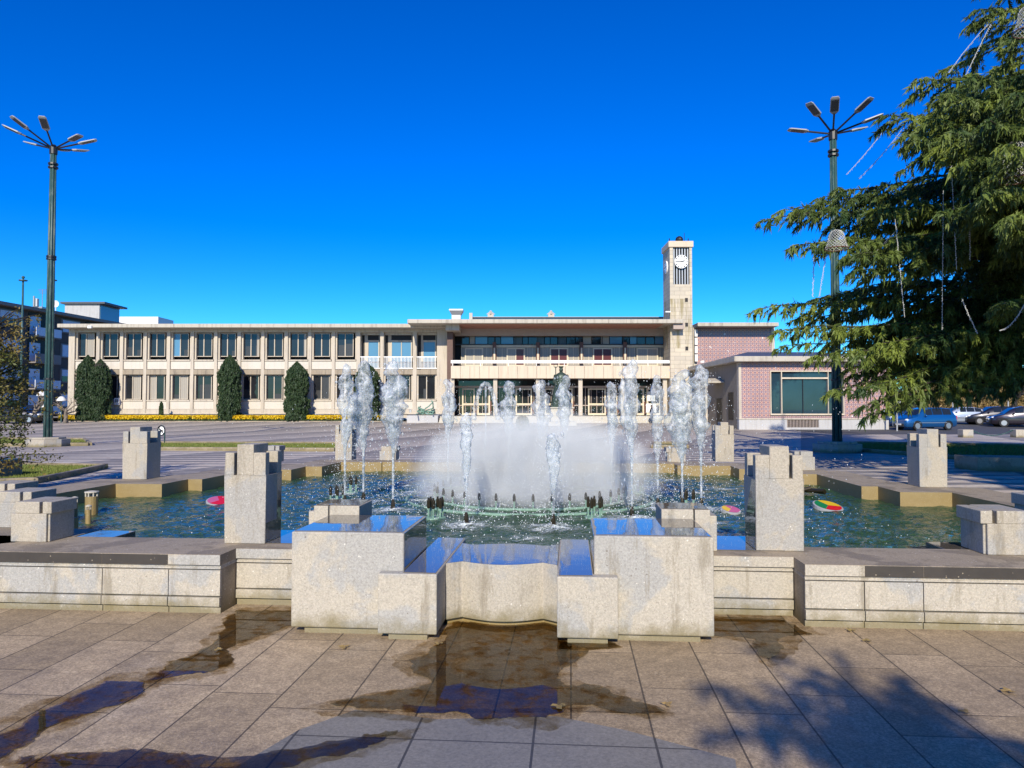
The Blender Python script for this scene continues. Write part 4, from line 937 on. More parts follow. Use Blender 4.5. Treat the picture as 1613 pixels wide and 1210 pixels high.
# ---- apartment block on the left
XA0 = -55.0
AP = thing('apartment_block', (-54,95,.3), 'dark shaded four-storey apartment block with balconies beyond the left end of the office wing', 'building')
def ax_(D_): return -55.2+ (D_-80)*.105
def AB(m,d0,d1,dep0,dep1,z0,z1,k=0):     # along wall d, depth outwards (+) from wall plane
    m.add([Vector((ax_(d)+dep,d,z)) for z in (z0,z1) for d,dep in ((d0,dep0),(d1,dep0),(d1,dep1),(d0,dep1))],[(3,2,1,0),(4,5,6,7),(0,1,5,4),(1,2,6,5),(2,3,7,6),(3,0,4,7)],k)
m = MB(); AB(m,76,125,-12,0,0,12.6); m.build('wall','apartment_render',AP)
m = MB(); AB(m,75,126,-13,.9,12.6,12.95); m.build('roof_slab','apartment_trim',AP)
z_f=[.9,3.9,6.9,9.9]
for fl,zb_ in enumerate(z_f):
    d=79.2; i=0
    while d<124:
        kind=i%2
        if kind==0:
            m=MB(); AB(m,d,d+3.3,.0,.12,zb_+.7,zb_+2.4); f_=m.build('window','apartment_trim',AP)
            m=MB(); AB(m,d+.2,d+3.1,.12,.16,zb_+(.85 if (fl+i)%3 else 1.5),zb_+2.25,1); AB(m,d+.2,d+3.1,.12,.15,zb_+.85,zb_+1.5,0) if not (fl+i)%3 else None
            q=m.build('shutter',['dark_glass','shutter'],AP); q.parent=f_; q.location=(0,0,0); d+=4.3
        else:
            m=MB(); AB(m,d,d+4.2,0,.06,zb_-.1,zb_+2.5); f_=m.build('loggia','dark_interior',AP)
            m=MB(); AB(m,d+.1,d+4.1,.07,.9,zb_-.25,zb_-.1,0); AB(m,d+.1,d+4.1,.85,.93,zb_-.1,zb_+.85,1 if fl!=2 else 0); AB(m,d+.2,d+1.8,.07,.12,zb_,zb_+2.1,1)
            q=m.build('balcony',['apartment_trim','shutter'],AP); q.parent=f_; q.location=(0,0,0); d+=5.2
        i+=1
m=MB(); p=W(133,487,98); m.box(p.x-2.6,p.x+2.0,p.y,p.y+5,12.9,wz(479,98)); m.build('rooftop_room','plinth_render',AP)
m=MB(); m.box(p.x-3,p.x+2.9,p.y-.4,p.y+5.4,wz(479,98),wz(476,98)); m.build('rooftop_room_roof','roof_sheet',AP)
m=MB(); m.box(p.x+2.02,p.x+2.06,p.y+.2,p.y+4.8,13,wz(480,98)); m.build('rooftop_glazing','blue_glass',AP)
m=MB(); p=W(209,504,110); m.box(p.x-3.4,p.x+3.8,p.y,p.y+5,10,wz(499,110)); m.build('penthouse','white_paint',AP)
m=MB(); p=W(58,483,84); m.box(p.x-.8,p.x+.6,p.y,p.y+1,12.9,p.z); m.tube([p,p+Vector((0,0,.9))],.22,10); m.tube([p+Vector((-.35,0,0)),p+Vector((-.35,0,1.2))],.1,8); m.build('chimney','grey_metal',AP)
m=MB(); p=W(88,479,88); m.lathe([(.02,0),(.42,.10)],(0,0,0),16); m.v=[(p.x+a,p.y-.0-z*1.0,p.z+b) for a,b,z in m.v]; m.tube([p,Vector((p.x,p.y,12.9))],.05,6); m.build('satellite_dish','white_paint',AP)
m=MB(); p=W(67,456,86); m.tube([p,Vector((p.x,p.y,12.9))],.04,6); 
for k_ in range(4): m.tube([p+Vector((-.5+k_*.05,0,-.15*k_)),p+Vector((.5-k_*.05,0,-.15*k_))],.02,4)
m.build('antenna','grey_metal',AP)
# ------------------------------------------------------------------ lamp posts
def lamp_post(px, pyb, pytop, angs, label):
    b = G(px, pyb, 0); Dp=b.y; H_=W(px,pytop,Dp).z
    t = thing('lamp_post', (b.x,b.y,0), label, 'lamp post', 'tall green lamp posts with a ring of flat lamps')
    m = MB(); n=8; s_=.55
    oc=[(b.x+s_*1.5*math.cos(R(22.5+45*i)),b.y+s_*1.5*math.sin(R(22.5+45*i))) for i in range(8)]; m.prism(oc,0,.30)
    oc=[(b.x+s_*1.2*math.cos(R(22.5+45*i)),b.y+s_*1.2*math.sin(R(22.5+45*i))) for i in range(8)]; m.prism(oc,.301,.38); m.build('pedestal','aggregate_concrete_fine',t,bevel=.01)
    m = MB(); z0=.38
    for a in (0,60,120,180,240,300):
        d=Vector((math.cos(R(a)),math.sin(R(a)),0)); p=Vector((b.x,b.y,z0))
        m.tube([p+d*.125,p+d*.10+Vector((0,0,H_*.62)),p+d*.085+Vector((0,0,H_-z0-.3))],[.062,.055,.045],8)
    m.tube([(b.x,b.y,z0),(b.x,b.y,H_)],[.09,.06],8); m.build('pole','green_paint',t,smooth=True)
    for z in (H_*.22,H_*.62,H_*.62+.10,H_-.9,H_-.75): m = MB(); m.lathe([(.19,z),(.19,z+.07)],(b.x,b.y,0),12); m.build('collar','black_metal',t)
    m = MB(); m.lathe([(.15,H_-.3),(.16,H_),(.08,H_+.1)],(b.x,b.y,0),12); m.build('collar','black_metal',t)
    for (a,L,rise) in angs:
        d=Vector((math.cos(R(a)),math.sin(R(a)),0)); p=Vector((b.x,b.y,H_-.08)); e=p+d*L+Vector((0,0,rise))
        m=MB(); m.tube([p,e],.035,7); arm=m.build('arm','black_metal',t)
        ax=(e-p).normalized(); sd_=Vector((-d.y,d.x,0)); up=sd_.cross(ax)*-1
        if up.z<0: up=-up
        m=MB(); vs=[]
        for (l,w_,h0,h1) in ((0,.05,-.02,.04),(.12,.15,-.025,.03),(.66,.15,-.025,.02),(.74,.11,-.01,.01)):
            for (ww,hh) in ((-w_,h0),(w_,h0),(w_,h1),(-w_,h1)): vs.append(e+ax*(l-.05)+sd_*ww+up*hh)
        fs=[]
        for i in range(3):
            for j in range(4): fs.append((i*4+j,i*4+(j+1)%4,(i+1)*4+(j+1)%4,(i+1)*4+j))
        m.add(vs,fs+[(0,1,2,3),(12,13,14,15)],0); q=m.build('lamp_head','lamp_grey',t,bevel=.01)
        m=MB(); m.add([e+ax*l+sd_*w_-up*.034 for l,w_ in ((.1,-.12),(.1,.12),(.56,.12),(.56,-.12))],[(0,1,2,3)]); q2=m.build('lamp_glass','lamp_under',t); q2.parent=q; q2.location=(0,0,0)
    return t
A8=[(a+10,1.05,.42) for a in range(0,360,45)]
lamp_post(75,703,232,[(20,.95,.35),(-25,1.05,.20),(-75,.85,.50),(-125,1.0,.55),(160,1.0,.30),(-160,1.2,.50),(100,.7,.2),(60,.8,.2)],'tall green lamp post on a pedestal at the left, eight flat lamp heads')
lamp_post(1319,712,208,[(20,.9,.25),(-20,1.0,.30),(-60,.95,.48),(-110,.8,.48),(-145,.9,.48),(180,.95,.10),(100,.7,.1)],'tall dark lamp post at the right, behind the cedar branches')
for (px,py,D_,lab) in ((36.5,437,62,'slim green flagpole in front of the apartment block, left of the lamp post'),(83.5,437,66,'slim green flagpole mostly hidden behind the left lamp post')):
    p=W(px,py,D_); t=thing('flagpole',(p.x,p.y,.3),lab,'flagpole','flagpoles on the left'); m=MB(); m.tube([(p.x,p.y,.25),(p.x,p.y,p.z)],[.13,.07],10); m.build('pole','green_paint',t,smooth=True)
    m=MB(); m.lathe([(.33,-.3),(.33,-.22)],p,12); m.sphere(p+Vector((0,0,.0)),.13,10); m.build('finial','green_paint',t)
# ------------------------------------------------------------------ small furniture
p=G(254,700,0); t=thing('no_dogs_sign',p,'round black sign with a crossed-out dog on a hoop stand at the grass edge','sign')
s_=p.y/1165
m=MB(); hw=5.2*s_; hp=30*s_; pts=[p+Vector((-hw,0,0)),p+Vector((-hw,0,hp*.75))]+[p+Vector((-hw*math.cos(R(a)),0,hp*.75+hw*1.3*math.sin(R(a)))) for a in range(15,180,15)]+[p+Vector((hw,0,hp*.75)),p+Vector((hw,0,0))]
m.tube(pts,.03,8); m.build('hoop','green_paint',t,smooth=True)
c=p+Vector((0,-.01,hp*.72)); m=MB(); n=28; rr=.155
m.add([c+Vector((rr*math.cos(2*math.pi*i/n),0,rr*1.35*math.sin(2*math.pi*i/n))) for i in range(n)],[tuple(range(n))]); m.build('disc','clock_white',t)
m=MB(); m.tube([c+Vector((rr*math.cos(2*math.pi*i/n),-.01,rr*1.35*math.sin(2*math.pi*i/n))) for i in range(n+1)],.028,6,cap=False); m.tube([c+Vector((-.10,-.012,.14)),c+Vector((.10,-.012,-.14))],.014,5)
m.sphere(c+Vector((0,-.014,0)),.07,8,sc=(1,.12,.6)); m.sphere(c+Vector((-.075,-.014,.05)),.035,8,sc=(1,.2,.8)); 
for x in (-.05,-.02,.03,.055): m.tube([c+Vector((x,-.014,0)),c+Vector((x,-.014,-.09))],.010,4)
m.build('symbol','black_metal',t)
# statue on pedestal
DS=57.0; c=W(884,668,DS); c.z=gz(DS)
PD=thing('stone_pedestal',c,'pale stone pedestal below the bronze statue','pedestal'); zt_=wz(641.5,DS)
m=MB(); m.box(c.x-.85,c.x+.85,DS-.85,DS+.85,c.z+.35,zt_-.1); m.box(c.x-1.1,c.x+1.1,DS-1.1,DS+1.1,c.z,c.z+.349); m.box(c.x-.95,c.x+.95,DS-.95,DS+.95,zt_-.1,zt_); m.build('pedestal_body','pedestal_stone',PD,bevel=.03)
ST=thing('bronze_statue',(c.x,c.y,zt_),'green bronze statue of a robed standing figure with staff, seen behind the jets','statue')
m=MB(); Hs=wz(577,DS)-zt_; n=28; prof=[(.72,0),(.70,.10),(.62,.30),(.52,.48),(.44,.62),(.46,.70),(.44,.77),(.30,.82),(.14,.845),(.12,.865)]
vs=[]
for r_,q in prof:
    for j in range(n):
        a=2*math.pi*j/n; k_=1+.13*math.sin(a*7+q*3)*(1-q); vs.append((c.x+r_*k_*math.cos(a)*1.05,c.y+r_*k_*math.sin(a)*.75,zt_+q*Hs))
m.add(vs,[(i*n+j,i*n+(j+1)%n,(i+1)*n+(j+1)%n,(i+1)*n+j) for i in range(len(prof)-1) for j in range(n)])
m.sphere((c.x,c.y-.02,zt_+.91*Hs),.17,14,sc=(.9,1,1.25)); m.tube([(c.x+.05,c.y-.17,zt_+.915*Hs),(c.x+.05,c.y-.22,zt_+.90*Hs)],.03,6)
for s in (-1,1): m.tube([(c.x+s*.40,c.y,zt_+.77*Hs),(c.x+s*.52,c.y-.25,zt_+.62*Hs),(c.x+s*.42,c.y-.55,zt_+.58*Hs)],[.17,.14,.09],10); m.sphere((c.x+s*.42,c.y-.60,zt_+.58*Hs),.09,8)
m.lathe([(.16,.96*Hs),(.20,1.0*Hs),(.17,1.0*Hs)],(c.x,c.y,zt_),14); m.build('figure','bronze',ST,smooth=True)
m=MB(); m.tube([(c.x-.45,c.y-.62,zt_+.1),(c.x-.45,c.y-.62,zt_+.98*Hs)],.035,8); 
n=14; q=Vector((c.x-.45,c.y-.62,zt_+1.0*Hs)); m.tube([q+Vector((.14*math.cos(2*math.pi*i/n),0,.14*math.sin(2*math.pi*i/n))) for i in range(n+1)],.025,6); m.build('staff','bronze',ST)
m=MB(); m.box(c.x-.75,c.x+.75,c.y-.6,c.y+.6,zt_+.001,zt_+.09); m.build('plinth','bronze',ST)
# trees across the street behind the viewpoint, mirrored in the windows
def backtree(x,y,h,label):
    t=thing('street_tree',(x,y,0),label,'tree','trees behind the viewpoint'); m=MB(); m.tube([(x,y,0),(x,y,h*.4),(x+.3,y,h*.8)],[.35,.25,.08],8); m.build('trunk','bark',t); P_=[]
    for k_ in range(14):
        a=random.uniform(0,6.3); q=Vector((x+h*.28*random.random()*math.cos(a),y+h*.28*random.random()*math.sin(a),h*random.uniform(.3,.85)))
        for i in range(260): P_.append(tuple(q+Vector((random.gauss(0,1),random.gauss(0,1),random.gauss(0,.8)))*h*.09))
    fastmesh('crown',leaves(np.array(P_),.35,.6),'evergreen_leaf',t)
for i,(x,y,h) in enumerate([(-46,-52,13),(-22,-58,15),(4,-55,13),(22,-50,14),(38,-54,13),(54,-50,15),(72,-54,14)]): backtree(x,y,h,['round tree behind the viewpoint at the far left','taller round tree behind the viewpoint, left','round tree straight behind the viewpoint','tall tree behind the viewpoint facing the pavilion window','round tree behind the viewpoint on the right','tall tree behind the viewpoint on the right','tree behind the viewpoint at the far right'][i])
backtree(14.6,-1.5,15,'large tree beside the square, out of view on the right, shading the right paving')
backtree(20.5,3.0,14,'second large tree out of view on the right, shading the right lawn')
backtree(12.6,1.5,14,'third large tree out of view on the right, nearest the basin')
backtree(18.0,8.0,13,'fourth large tree out of view on the right, nearest the cedar')
# small bronze wreath sculpture on the planter
c=W(671,641,62.9); t=thing('bronze_sculpture',(c.x,c.y,wz(654.5,62.5)),'openwork green bronze sculpture on the low planter wall','sculpture'); m=MB(); rs=random.Random(3)
for k_ in range(20):
    pts=[]; p=Vector((rs.uniform(-.5,.5),rs.uniform(-.3,.3),-.6)); d=Vector((rs.uniform(-.3,.3),rs.uniform(-.2,.2),.25))
    for i in range(9):
        pts.append(c+p); p=p+d*.5; d=d+Vector((rs.uniform(-.35,.35),rs.uniform(-.2,.2),rs.uniform(-.25,.12)))
        p.x=max(-.65,min(.65,p.x)); p.z=max(-.6,min(.65,p.z))
    m.tube(pts,.05,6)
m.build('branches','copper_green',t,smooth=True)
# yellow-green bush/bin behind mist
# ---- pedestrian
def person(px,pyf,pyh,D_,label):
    z0=W(px,pyf,D_).z; z0=gz(D_); c=W(px,pyf,D_); h=wz(pyh,D_)-z0; k=h/1.75
    t=thing('person',(c.x,D_,z0),label,'person')
    J_={'pel':(0,0,.95),'che':(0,.02,1.32),'nek':(0,.03,1.48),'hed':(0,.0,1.62),'top':(0,.0,1.72),
     'hl':(-.10,0,.90),'kl':(-.11,-.16,.50),'al':(-.11,.02,.09),'tl':(-.11,-.16,.04),'hr':(.10,0,.90),'kr':(.11,.06,.50),'ar':(.11,.34,.12),'tr':(.11,.20,.04),
     'sl':(-.19,.02,1.40),'el':(-.25,.12,1.14),'wl':(-.24,.02,.90),'fl':(-.24,-.04,.82),'sr':(.19,.02,1.40),'er':(.25,-.04,1.14),'wr':(.22,-.22,.98),'fr':(.22,-.28,.93)}
    Rr={'pel':.15,'che':.17,'nek':.065,'hed':.10,'top':.07,'hl':.10,'kl':.07,'al':.045,'tl':.04,'hr':.10,'kr':.07,'ar':.045,'tr':.04,'sl':.08,'el':.055,'wl':.04,'fl':.035,'sr':.08,'er':.055,'wr':.04,'fr':.035}
    Ed=[('pel','che'),('che','nek'),('nek','hed'),('hed','top'),('pel','hl'),('hl','kl'),('kl','al'),('al','tl'),('pel','hr'),('hr','kr'),('kr','ar'),('ar','tr'),('che','sl'),('sl','el'),('el','wl'),('wl','fl'),('che','sr'),('sr','er'),('er','wr'),('wr','fr')]
    ks=list(J_); me=bpy.data.meshes.new('body'); me.from_pydata([Vector(J_[a])*k for a in ks],[(ks.index(a),ks.index(b)) for a,b in Ed],[])
    o=bpy.data.objects.new('body',me); C.objects.link(o); o.parent=t
    sk=o.modifiers.new('skin','SKIN'); me.skin_vertices.new() if not me.skin_vertices else None
    for i,a in enumerate(ks): me.skin_vertices[0].data[i].radius=(Rr[a]*k*.9,Rr[a]*k*.9); me.skin_vertices[0].data[i].use_root=(a=='pel')
    o.modifiers.new('sub','SUBSURF').levels=2; o.modifiers['sub'].render_levels=2; me.materials.append(MAT['dark_cloth'])
    m=MB(); m.sphere((0,-.01*k,1.64*k),.105*k,12,sc=(.85,1,1.15)); m.tube([(0,-.10*k,1.64*k),(0,-.13*k,1.62*k)],.015*k,5); m.build('face','skin',t,smooth=True,local=True)
    m=MB(); m.sphere((0,.025*k,1.67*k),.115*k,12,sc=(.9,.95,1.0)); m.build('hair','dark_cloth',t,smooth=True,local=True)
    t.rotation_euler=(0,0,R(60))
person(1027,669,638.5,61.2,'person in dark clothes walking in front of the town hall steps')
# ------------------------------------------------------------------ cars
def car(name, loc, rz, label, body, L=4.2, Wd=1.72, H=1.5, style='hatch', trim='black_metal', plate=True):
    t=thing(name,(0,0,0),label,'car'); hw=Wd/2
    # stations: x, lower z, belt z, roof z (None: none), belt half width, roof half width
    if style=='mpv': S=[(-.5,.35,.62,.66,.60,.50),(-.485,.22,.70,.74,.80,.66),(-.40,.20,.84,.90,.95,.80),(-.30,.20,.93,1.00,1,.83),(-.14,.20,.97,1.44,1,.74),(0,.2,.98,H,1,.74),(.2,.2,.99,H,1,.74),(.38,.2,1.0,H-.06,.99,.72),(.455,.22,1.0,1.22,.95,.74),(.492,.26,.95,1.0,.9,.76),(.5,.35,.62,.66,.82,.74)]
    else: S=[(-.5,.35,.58,.62,.62,.52),(-.485,.22,.66,.70,.80,.66),(-.40,.20,.80,.85,.95,.80),(-.26,.20,.90,.97,1,.83),(-.08,.20,.93,H-.06,1,.72),(.05,.2,.94,H,1,.72),(.22,.2,.95,H-.02,1,.72),(.36,.2,.97,H-.12,.98,.70),(.45,.22,.96,1.10,.95,.72),(.492,.26,.92,.96,.9,.76),(.5,.35,.60,.64,.82,.74)]
    m=MB(); vs=[]; n=10
    for (x,zl,zb,zr_,wb_,wr_) in S:
        X=x*L; b_=hw*wb_; r_=hw*wr_; hf=[(b_*.88,zl),(b_*.985,zl+.10),(b_,(zl+zb)/2+.05),(b_*.97,zb),(r_,zr_-.03)]
        vs+= [(X,-a,z) for a,z in hf]+[(X,a,z) for a,z in hf[::-1]]
    fs=[]
    for i in range(len(S)-1):
        for j in range(n): fs.append((i*n+j,i*n+(j+1)%n,(i+1)*n+(j+1)%n,(i+1)*n+j))
    m.add(vs,fs+[tuple(range(n))[::-1],tuple(range((len(S)-1)*n,len(S)*n))]); o=m.build('body',body,t,smooth=True,bevel=.03,local=True)
    # windows: side glass as panels on the greenhouse
    gi=[i for i,s in enumerate(S) if s[3]-s[2]>.3]
    def side(i,s,fz):     # point on greenhouse side at station i, fraction fz
        x,zl,zb,zr_,wb_,wr_=S[i]; return Vector((x*L,s*(hw*(wb_*.97+(wr_-wb_*.97)*fz)+.012),zb+(zr_-zb)*fz))
    for s in (-1,1):
        for a,b in zip(gi[:-1],gi[1:]):
            m=MB(); q=[side(a,s,.14),side(b,s,.14),side(b,s,.86),side(a,s,.86)]; c_=sum(q,Vector())/4; q=[c_+(p-c_)*Vector((.93,1,1)).x if 0 else Vector((c_.x+(p.x-c_.x)*.92,p.y,p.z)) for p in q]
            m.add(q,[(0,1,2,3)]); m.build('side_window','car_glass',t,local=True)
    a,b=gi[0]-1,gi[0]; m=MB(); m.add([Vector((S[a][0]*L+.10,-hw*.70,S[a][3]+.06)),Vector((S[a][0]*L+.10,hw*.70,S[a][3]+.06)),Vector((S[b][0]*L-.06,hw*.62,S[b][3]+.00)),Vector((S[b][0]*L-.06,-hw*.62,S[b][3]+.0))],[(0,1,2,3)]); m.build('windscreen','car_glass',t,local=True)
    a,b=gi[-1],gi[-1]+1; m=MB(); m.add([Vector((S[a][0]*L+.06,-hw*.6,S[a][3]-.02)),Vector((S[a][0]*L+.06,hw*.6,S[a][3]-.02)),Vector((S[b][0]*L+.03,hw*.66,S[b][3]+.02)),Vector((S[b][0]*L+.03,-hw*.66,S[b][3]+.02))],[(0,1,2,3)]); m.build('rear_window','car_glass',t,local=True)
    for X in (-.31*L,.30*L):
        for s in (-1,1):
            m=MB(); pr=[(.31,-.10),(.325,-.06),(.325,.06),(.31,.10)]; m.tube([(X,s*(hw-.10)+q,.31) for _,q in pr],[r_ for r_,_ in pr],20); w_=m.build('wheel','rubber',t,local=True)
            m=MB(); m.tube([(X,s*(hw+.001),.31),(X,s*(hw+.012),.31)],[.20,.19],16); 
            h_=m.build('rim','alloy',t,local=True); h_.parent=w_
            m=MB(); n2=18; m.tube([(X+.345*math.cos(R(a_)),s*(hw+.004),.31+.345*math.sin(R(a_))) for a_ in range(0,181,15)],.022,6); m.build('wheel_arch','black_metal',t,local=True)
    for s in (-1,1):
        m=MB(); m.sphere((-.455*L,s*hw*.66,.70),.17,10,sc=(.9,.9,.55)); m.build('headlight','headlight',t,local=True)
        m=MB(); m.box(.478*L,.497*L,s*hw*.70,s*hw*.90,.72,.98); m.build('tail_light','lamp_red',t,bevel=.01,local=True)
        m=MB(); m.sphere((-.20*L+.15,s*(hw+.08),1.0),.09,8,sc=(.8,1,.8)); m.build('mirror',body,t,smooth=True,local=True)
    m=MB(); m.box(-.503*L,-.47*L,-hw*.55,hw*.55,.26,.46); m.build('grille','black_metal',t,bevel=.01,local=True)
    m=MB(); m.box(-.508*L,-.504*L,-.25,.25,.36,.46); m.box(.5*L+.002,.5*L+.006,-.25,.25,.50,.62); m.build('number_plate','plate_white',t,local=True)
    m=MB(); 
    for s in (-1,1): m.box(-.28*L,.27*L,s*(hw*1.0-.01),s*(hw+.012),.50,.54)
    m.build('side_trim',trim,t,local=True)
    t.location=loc; t.rotation_euler=(0,0,rz); return t
def cpos(px, D_): q=W(px,660,D_); return (q.x,D_,gz(D_))
car('parked_car',cpos(1455,51.5),R(14),'bright blue people carrier parked nose-left, nearest of the row',  'blue_paint',4.15,1.72,1.58,'mpv',trim='alloy')
car('parked_car',cpos(1420,57),R(22),'dark blue hatchback parked just behind the bright blue people carrier','dark_blue_paint',4.0,1.68,1.42)
car('parked_car',cpos(1398,62),R(20),'dark car at the far left of the row, beside the pavilion corner','black_paint',4.1,1.7,1.45)
car('parked_car',cpos(1512,60),R(-8),'small silver hatchback seen from behind, right of the blue people carrier','silver_paint',3.7,1.62,1.42)
car('parked_car',cpos(1567,59),R(-14),'black estate car parked right of the silver hatchback','black_paint',4.4,1.75,1.5)
car('parked_car',cpos(1608,55.5),R(-18),'dark plum car at the right edge of the car park','maroon_paint',4.3,1.75,1.58,'mpv')
car('parked_car',(cpos(58,66)[0],66,.35),R(165),'black car parked in front of the apartment block behind the left lamp post','black_paint',4.2,1.75,1.5)
car('parked_car',(cpos(97,72)[0]-1.0,70,.35),R(178),'white car parked at the left corner of the office wing','white_car_paint',3.9,1.65,1.35)
car('parked_car',(cpos(15,60)[0],61,.3),R(185),'dark car with red tail lights half hidden by the left shrub','black_paint',4.2,1.7,1.45)
# ---- concrete bollard blocks and chain
bl=[]
for px,lab in ((1521,'low square concrete bollard carrying the chain, left one'),(1604,'low square concrete bollard carrying the chain, right one at the edge')):
    p=G(px,689,0); p.z=0; t=thing('concrete_bollard',p,lab,'bollard','bollards joined by a chain'); m=MB(); m.box(p.x-.28,p.x+.28,p.y-.25,p.y+.25,0,.42); m.build('bollard_body','aggregate_concrete',t,bevel=.02); bl.append(p)
t=thing('chain',(bl[0]+bl[1])/2,'green chain hanging between the two low concrete bollards','chain'); m=MB(); a,b=bl[0]+Vector((.28,0,.40)),bl[1]+Vector((-.28,0,.40)); n=40
for i in range(n):
    q=(i+.5)/n; p=a.lerp(b,q)-Vector((0,0,.30*4*q*(1-q))); m.tube([p-Vector((.04,0,0)),p+Vector((.04,0,0))],.028 if i%2 else .018,5)
m.build('chain_links','green_paint',t)
for px,pt,pb,D_,lab in ((1413,620,681,50,'grey sign post with a small plate beside the blue cars'),(1501,590,660,70,'thin pale street pole behind the silver hatchback'),(1588,600,655,74,'thin pale street pole at the far right')):
    a,b=W(px,pt,D_),W(px,pb,D_); t=thing('sign_post',(b.x,b.y,gz(D_)),lab,'pole','thin poles by the car park'); m=MB(); m.tube([(b.x,b.y,gz(D_)),(a.x,a.y,a.z)],.05 if D_<60 else .07,8); m.build('post','lamp_grey',t)
    if D_<60: m=MB(); m.box(a.x-.05,a.x+.28,a.y-.03,a.y+.03,a.z-.75,a.z-.05); m.build('sign_plate','lamp_grey',t)
# globe lamps by apartments
for px,py in ((66,622),(74,640),(97,630)):
    p=W(px,py,63); t=thing('globe_lamp',(p.x,p.y,.3),{66:'upper white lamp shade left of the flagpole base, in front of the dark flats',74:'lower white lamp shade beside the left lamp post',97:'white conical lamp shade at the corner of the office wing'}[px],'lamp','small white lamps before the flats')
    m=MB(); m.tube([(p.x,p.y,.3),(p.x,p.y,p.z)],.05,6); m.build('post','green_paint',t); m=MB(); m.lathe([(.42,-.1),(.38,.0),(.22,.22),(.10,.3)],p,14); m.build('shade','white_paint',t,smooth=True)
# ------------------------------------------------------------------ lawns, kerbs, beds
def patch(name, pts, label, kerb=True, z=.02):
    m=MB(); m.add([Vector((p.x,p.y,gz(p.y)+z)) for p in pts],[tuple(range(len(pts)))]); tag(m.build(name,'lawn'),kind='structure')
    if kerb:
        t=tag(None or MB().add([(0,0,0)],[]).build('x','lawn') if 0 else thing('kerb',pts[0],label,'kerb'),None)
        m=MB(); n=len(pts)
        for i in range(n):
            a,b=pts[i],pts[(i+1)%n]; d=(b-a).normalized(); s_=Vector((d.y,-d.x,0))*.12
            m.add([a+Vector((0,0,gz(a.y)-.01)),b+Vector((0,0,gz(b.y)-.01)),b+s_+Vector((0,0,gz(b.y)-.01)),a+s_+Vector((0,0,gz(a.y)-.01)),a+Vector((0,0,gz(a.y)+.13)),b+Vector((0,0,gz(b.y)+.13)),b+s_+Vector((0,0,gz(b.y)+.13)),a+s_+Vector((0,0,gz(a.y)+.13))],[(0,1,5,4),(2,3,7,6),(4,5,6,7),(0,3,7,4),(1,2,6,5)])
        m.build('kerb_stones','coping_stone',t)
def blades(pts, n, h, name, label):
    xs=[p.x for p in pts]; ys=[p.y for p in pts]; P2=[(p.x,p.y) for p in pts]; out=[]
    while len(out)<n:
        x,y=random.uniform(min(xs),max(xs)),random.uniform(min(ys),max(ys))
        if inside((x,y),P2): out.append((x,y,gz(y)+.02))
    c_=np.array(out); a=rng.uniform(0,6.3,n); w_=np.stack([np.cos(a),np.sin(a),np.zeros(n)],1)*.012; t_=rng.normal(0,.03,(n,3)); t_[:,2]=h*rng.uniform(.5,1.2,n)
    tag(fastmesh(name,np.stack([c_-w_,c_+w_,c_+t_],1),'grass_blade',k=3),label,'grass',kind='stuff')
g1=[G(-160,770),G(-60,735),G(170,738),G(110,752),G(60,762)]; patch('lawn',g1,'stone kerb round the small green lawn left of the basin'); blades(g1,26000,.09,'grass','short sunlit green grass on the small lawn left of the basin')
g2=[G(250,709.5),G(528,711),G(530,701),G(252,700)]; patch('lawn',g2,'stone kerb round the narrow grass strip behind the left pillars'); blades(g2,16000,.08,'grass','short grass on the narrow strip behind the left pillars')
g3=[G(-40,704),G(140,702),G(130,694),G(-40,693)]; patch('lawn',g3,'stone kerb round the grass at the foot of the left lamp post'); blades(g3,9000,.08,'grass','short grass at the foot of the left lamp post')
g4=[G(1360,712),G(1560,728),G(1750,730),G(1750,706),G(1345,700)]; patch('lawn',g4,'stone kerb round the shaded lawn on the right'); blades(g4,16000,.09,'grass','shaded grass of the right lawn under the cedar')
g5=[G(1030,706),G(1080,706),G(1080,700),G(1030,700)]; patch('lawn',g5,'stone kerb round the short grass strip right of the jets')
p=G(1540,742); m=MB(); q=G(1700,745); m.add([Vector((p.x,p.y,0)),Vector((q.x,q.y,0)),Vector((q.x,q.y+1,0)),Vector((p.x,p.y+1,0)),Vector((p.x,p.y,.35)),Vector((q.x,q.y,.35)),Vector((q.x,q.y+1,.35)),Vector((p.x,p.y+1,.35))],[(0,1,5,4),(1,2,6,5),(2,3,7,6),(3,0,4,7),(4,5,6,7)])
tag(m.build('stone_bench','coping_stone',bevel=.02),'long low shaded stone bench in front of the right lawn','bench')
m=MB(); p=W(-10,735,11); 
b=G(0,757,0); m=MB(); m.box(b.x-1.2,b.x+.1,b.y-.2,b.y+.6,0,.45); tag(m.build('green_box','green_paint',bevel=.02),'dark green utility box at the left edge beyond the low blocks','utility box')
# long shrub bed in front of the office wing
t=thing('flower_bed',W(340,660,65.5),'long low bed of yellow flowers along the foot of the office wing','flower bed'); xa,xb=wx(98,65.5),wx(606,65.5)
m=MB(); m.box(xa,xb,64.9,66.3,.30,.42); m.build('bed_edging','coping_stone',t)
n=16000; c_=np.stack([rng.uniform(xa,xb,n),rng.uniform(65,66.2,n),rng.uniform(.42,.62,n)],1); fastmesh('bed_leaves',leaves(c_,.06,.6),'bed_leaf',t)
n=34000; xs=rng.uniform(xa,xb,n); keep=np.array([noise.noise(Vector((x*.9,0,0)))>-.28 for x in xs]); xs=xs[keep]; n=len(xs); c_=np.stack([xs,rng.uniform(65,66.2,n),rng.uniform(.58,.90,n)],1); fastmesh('yellow_flowers',leaves(c_,.065,.8),'yellow_petal',t)
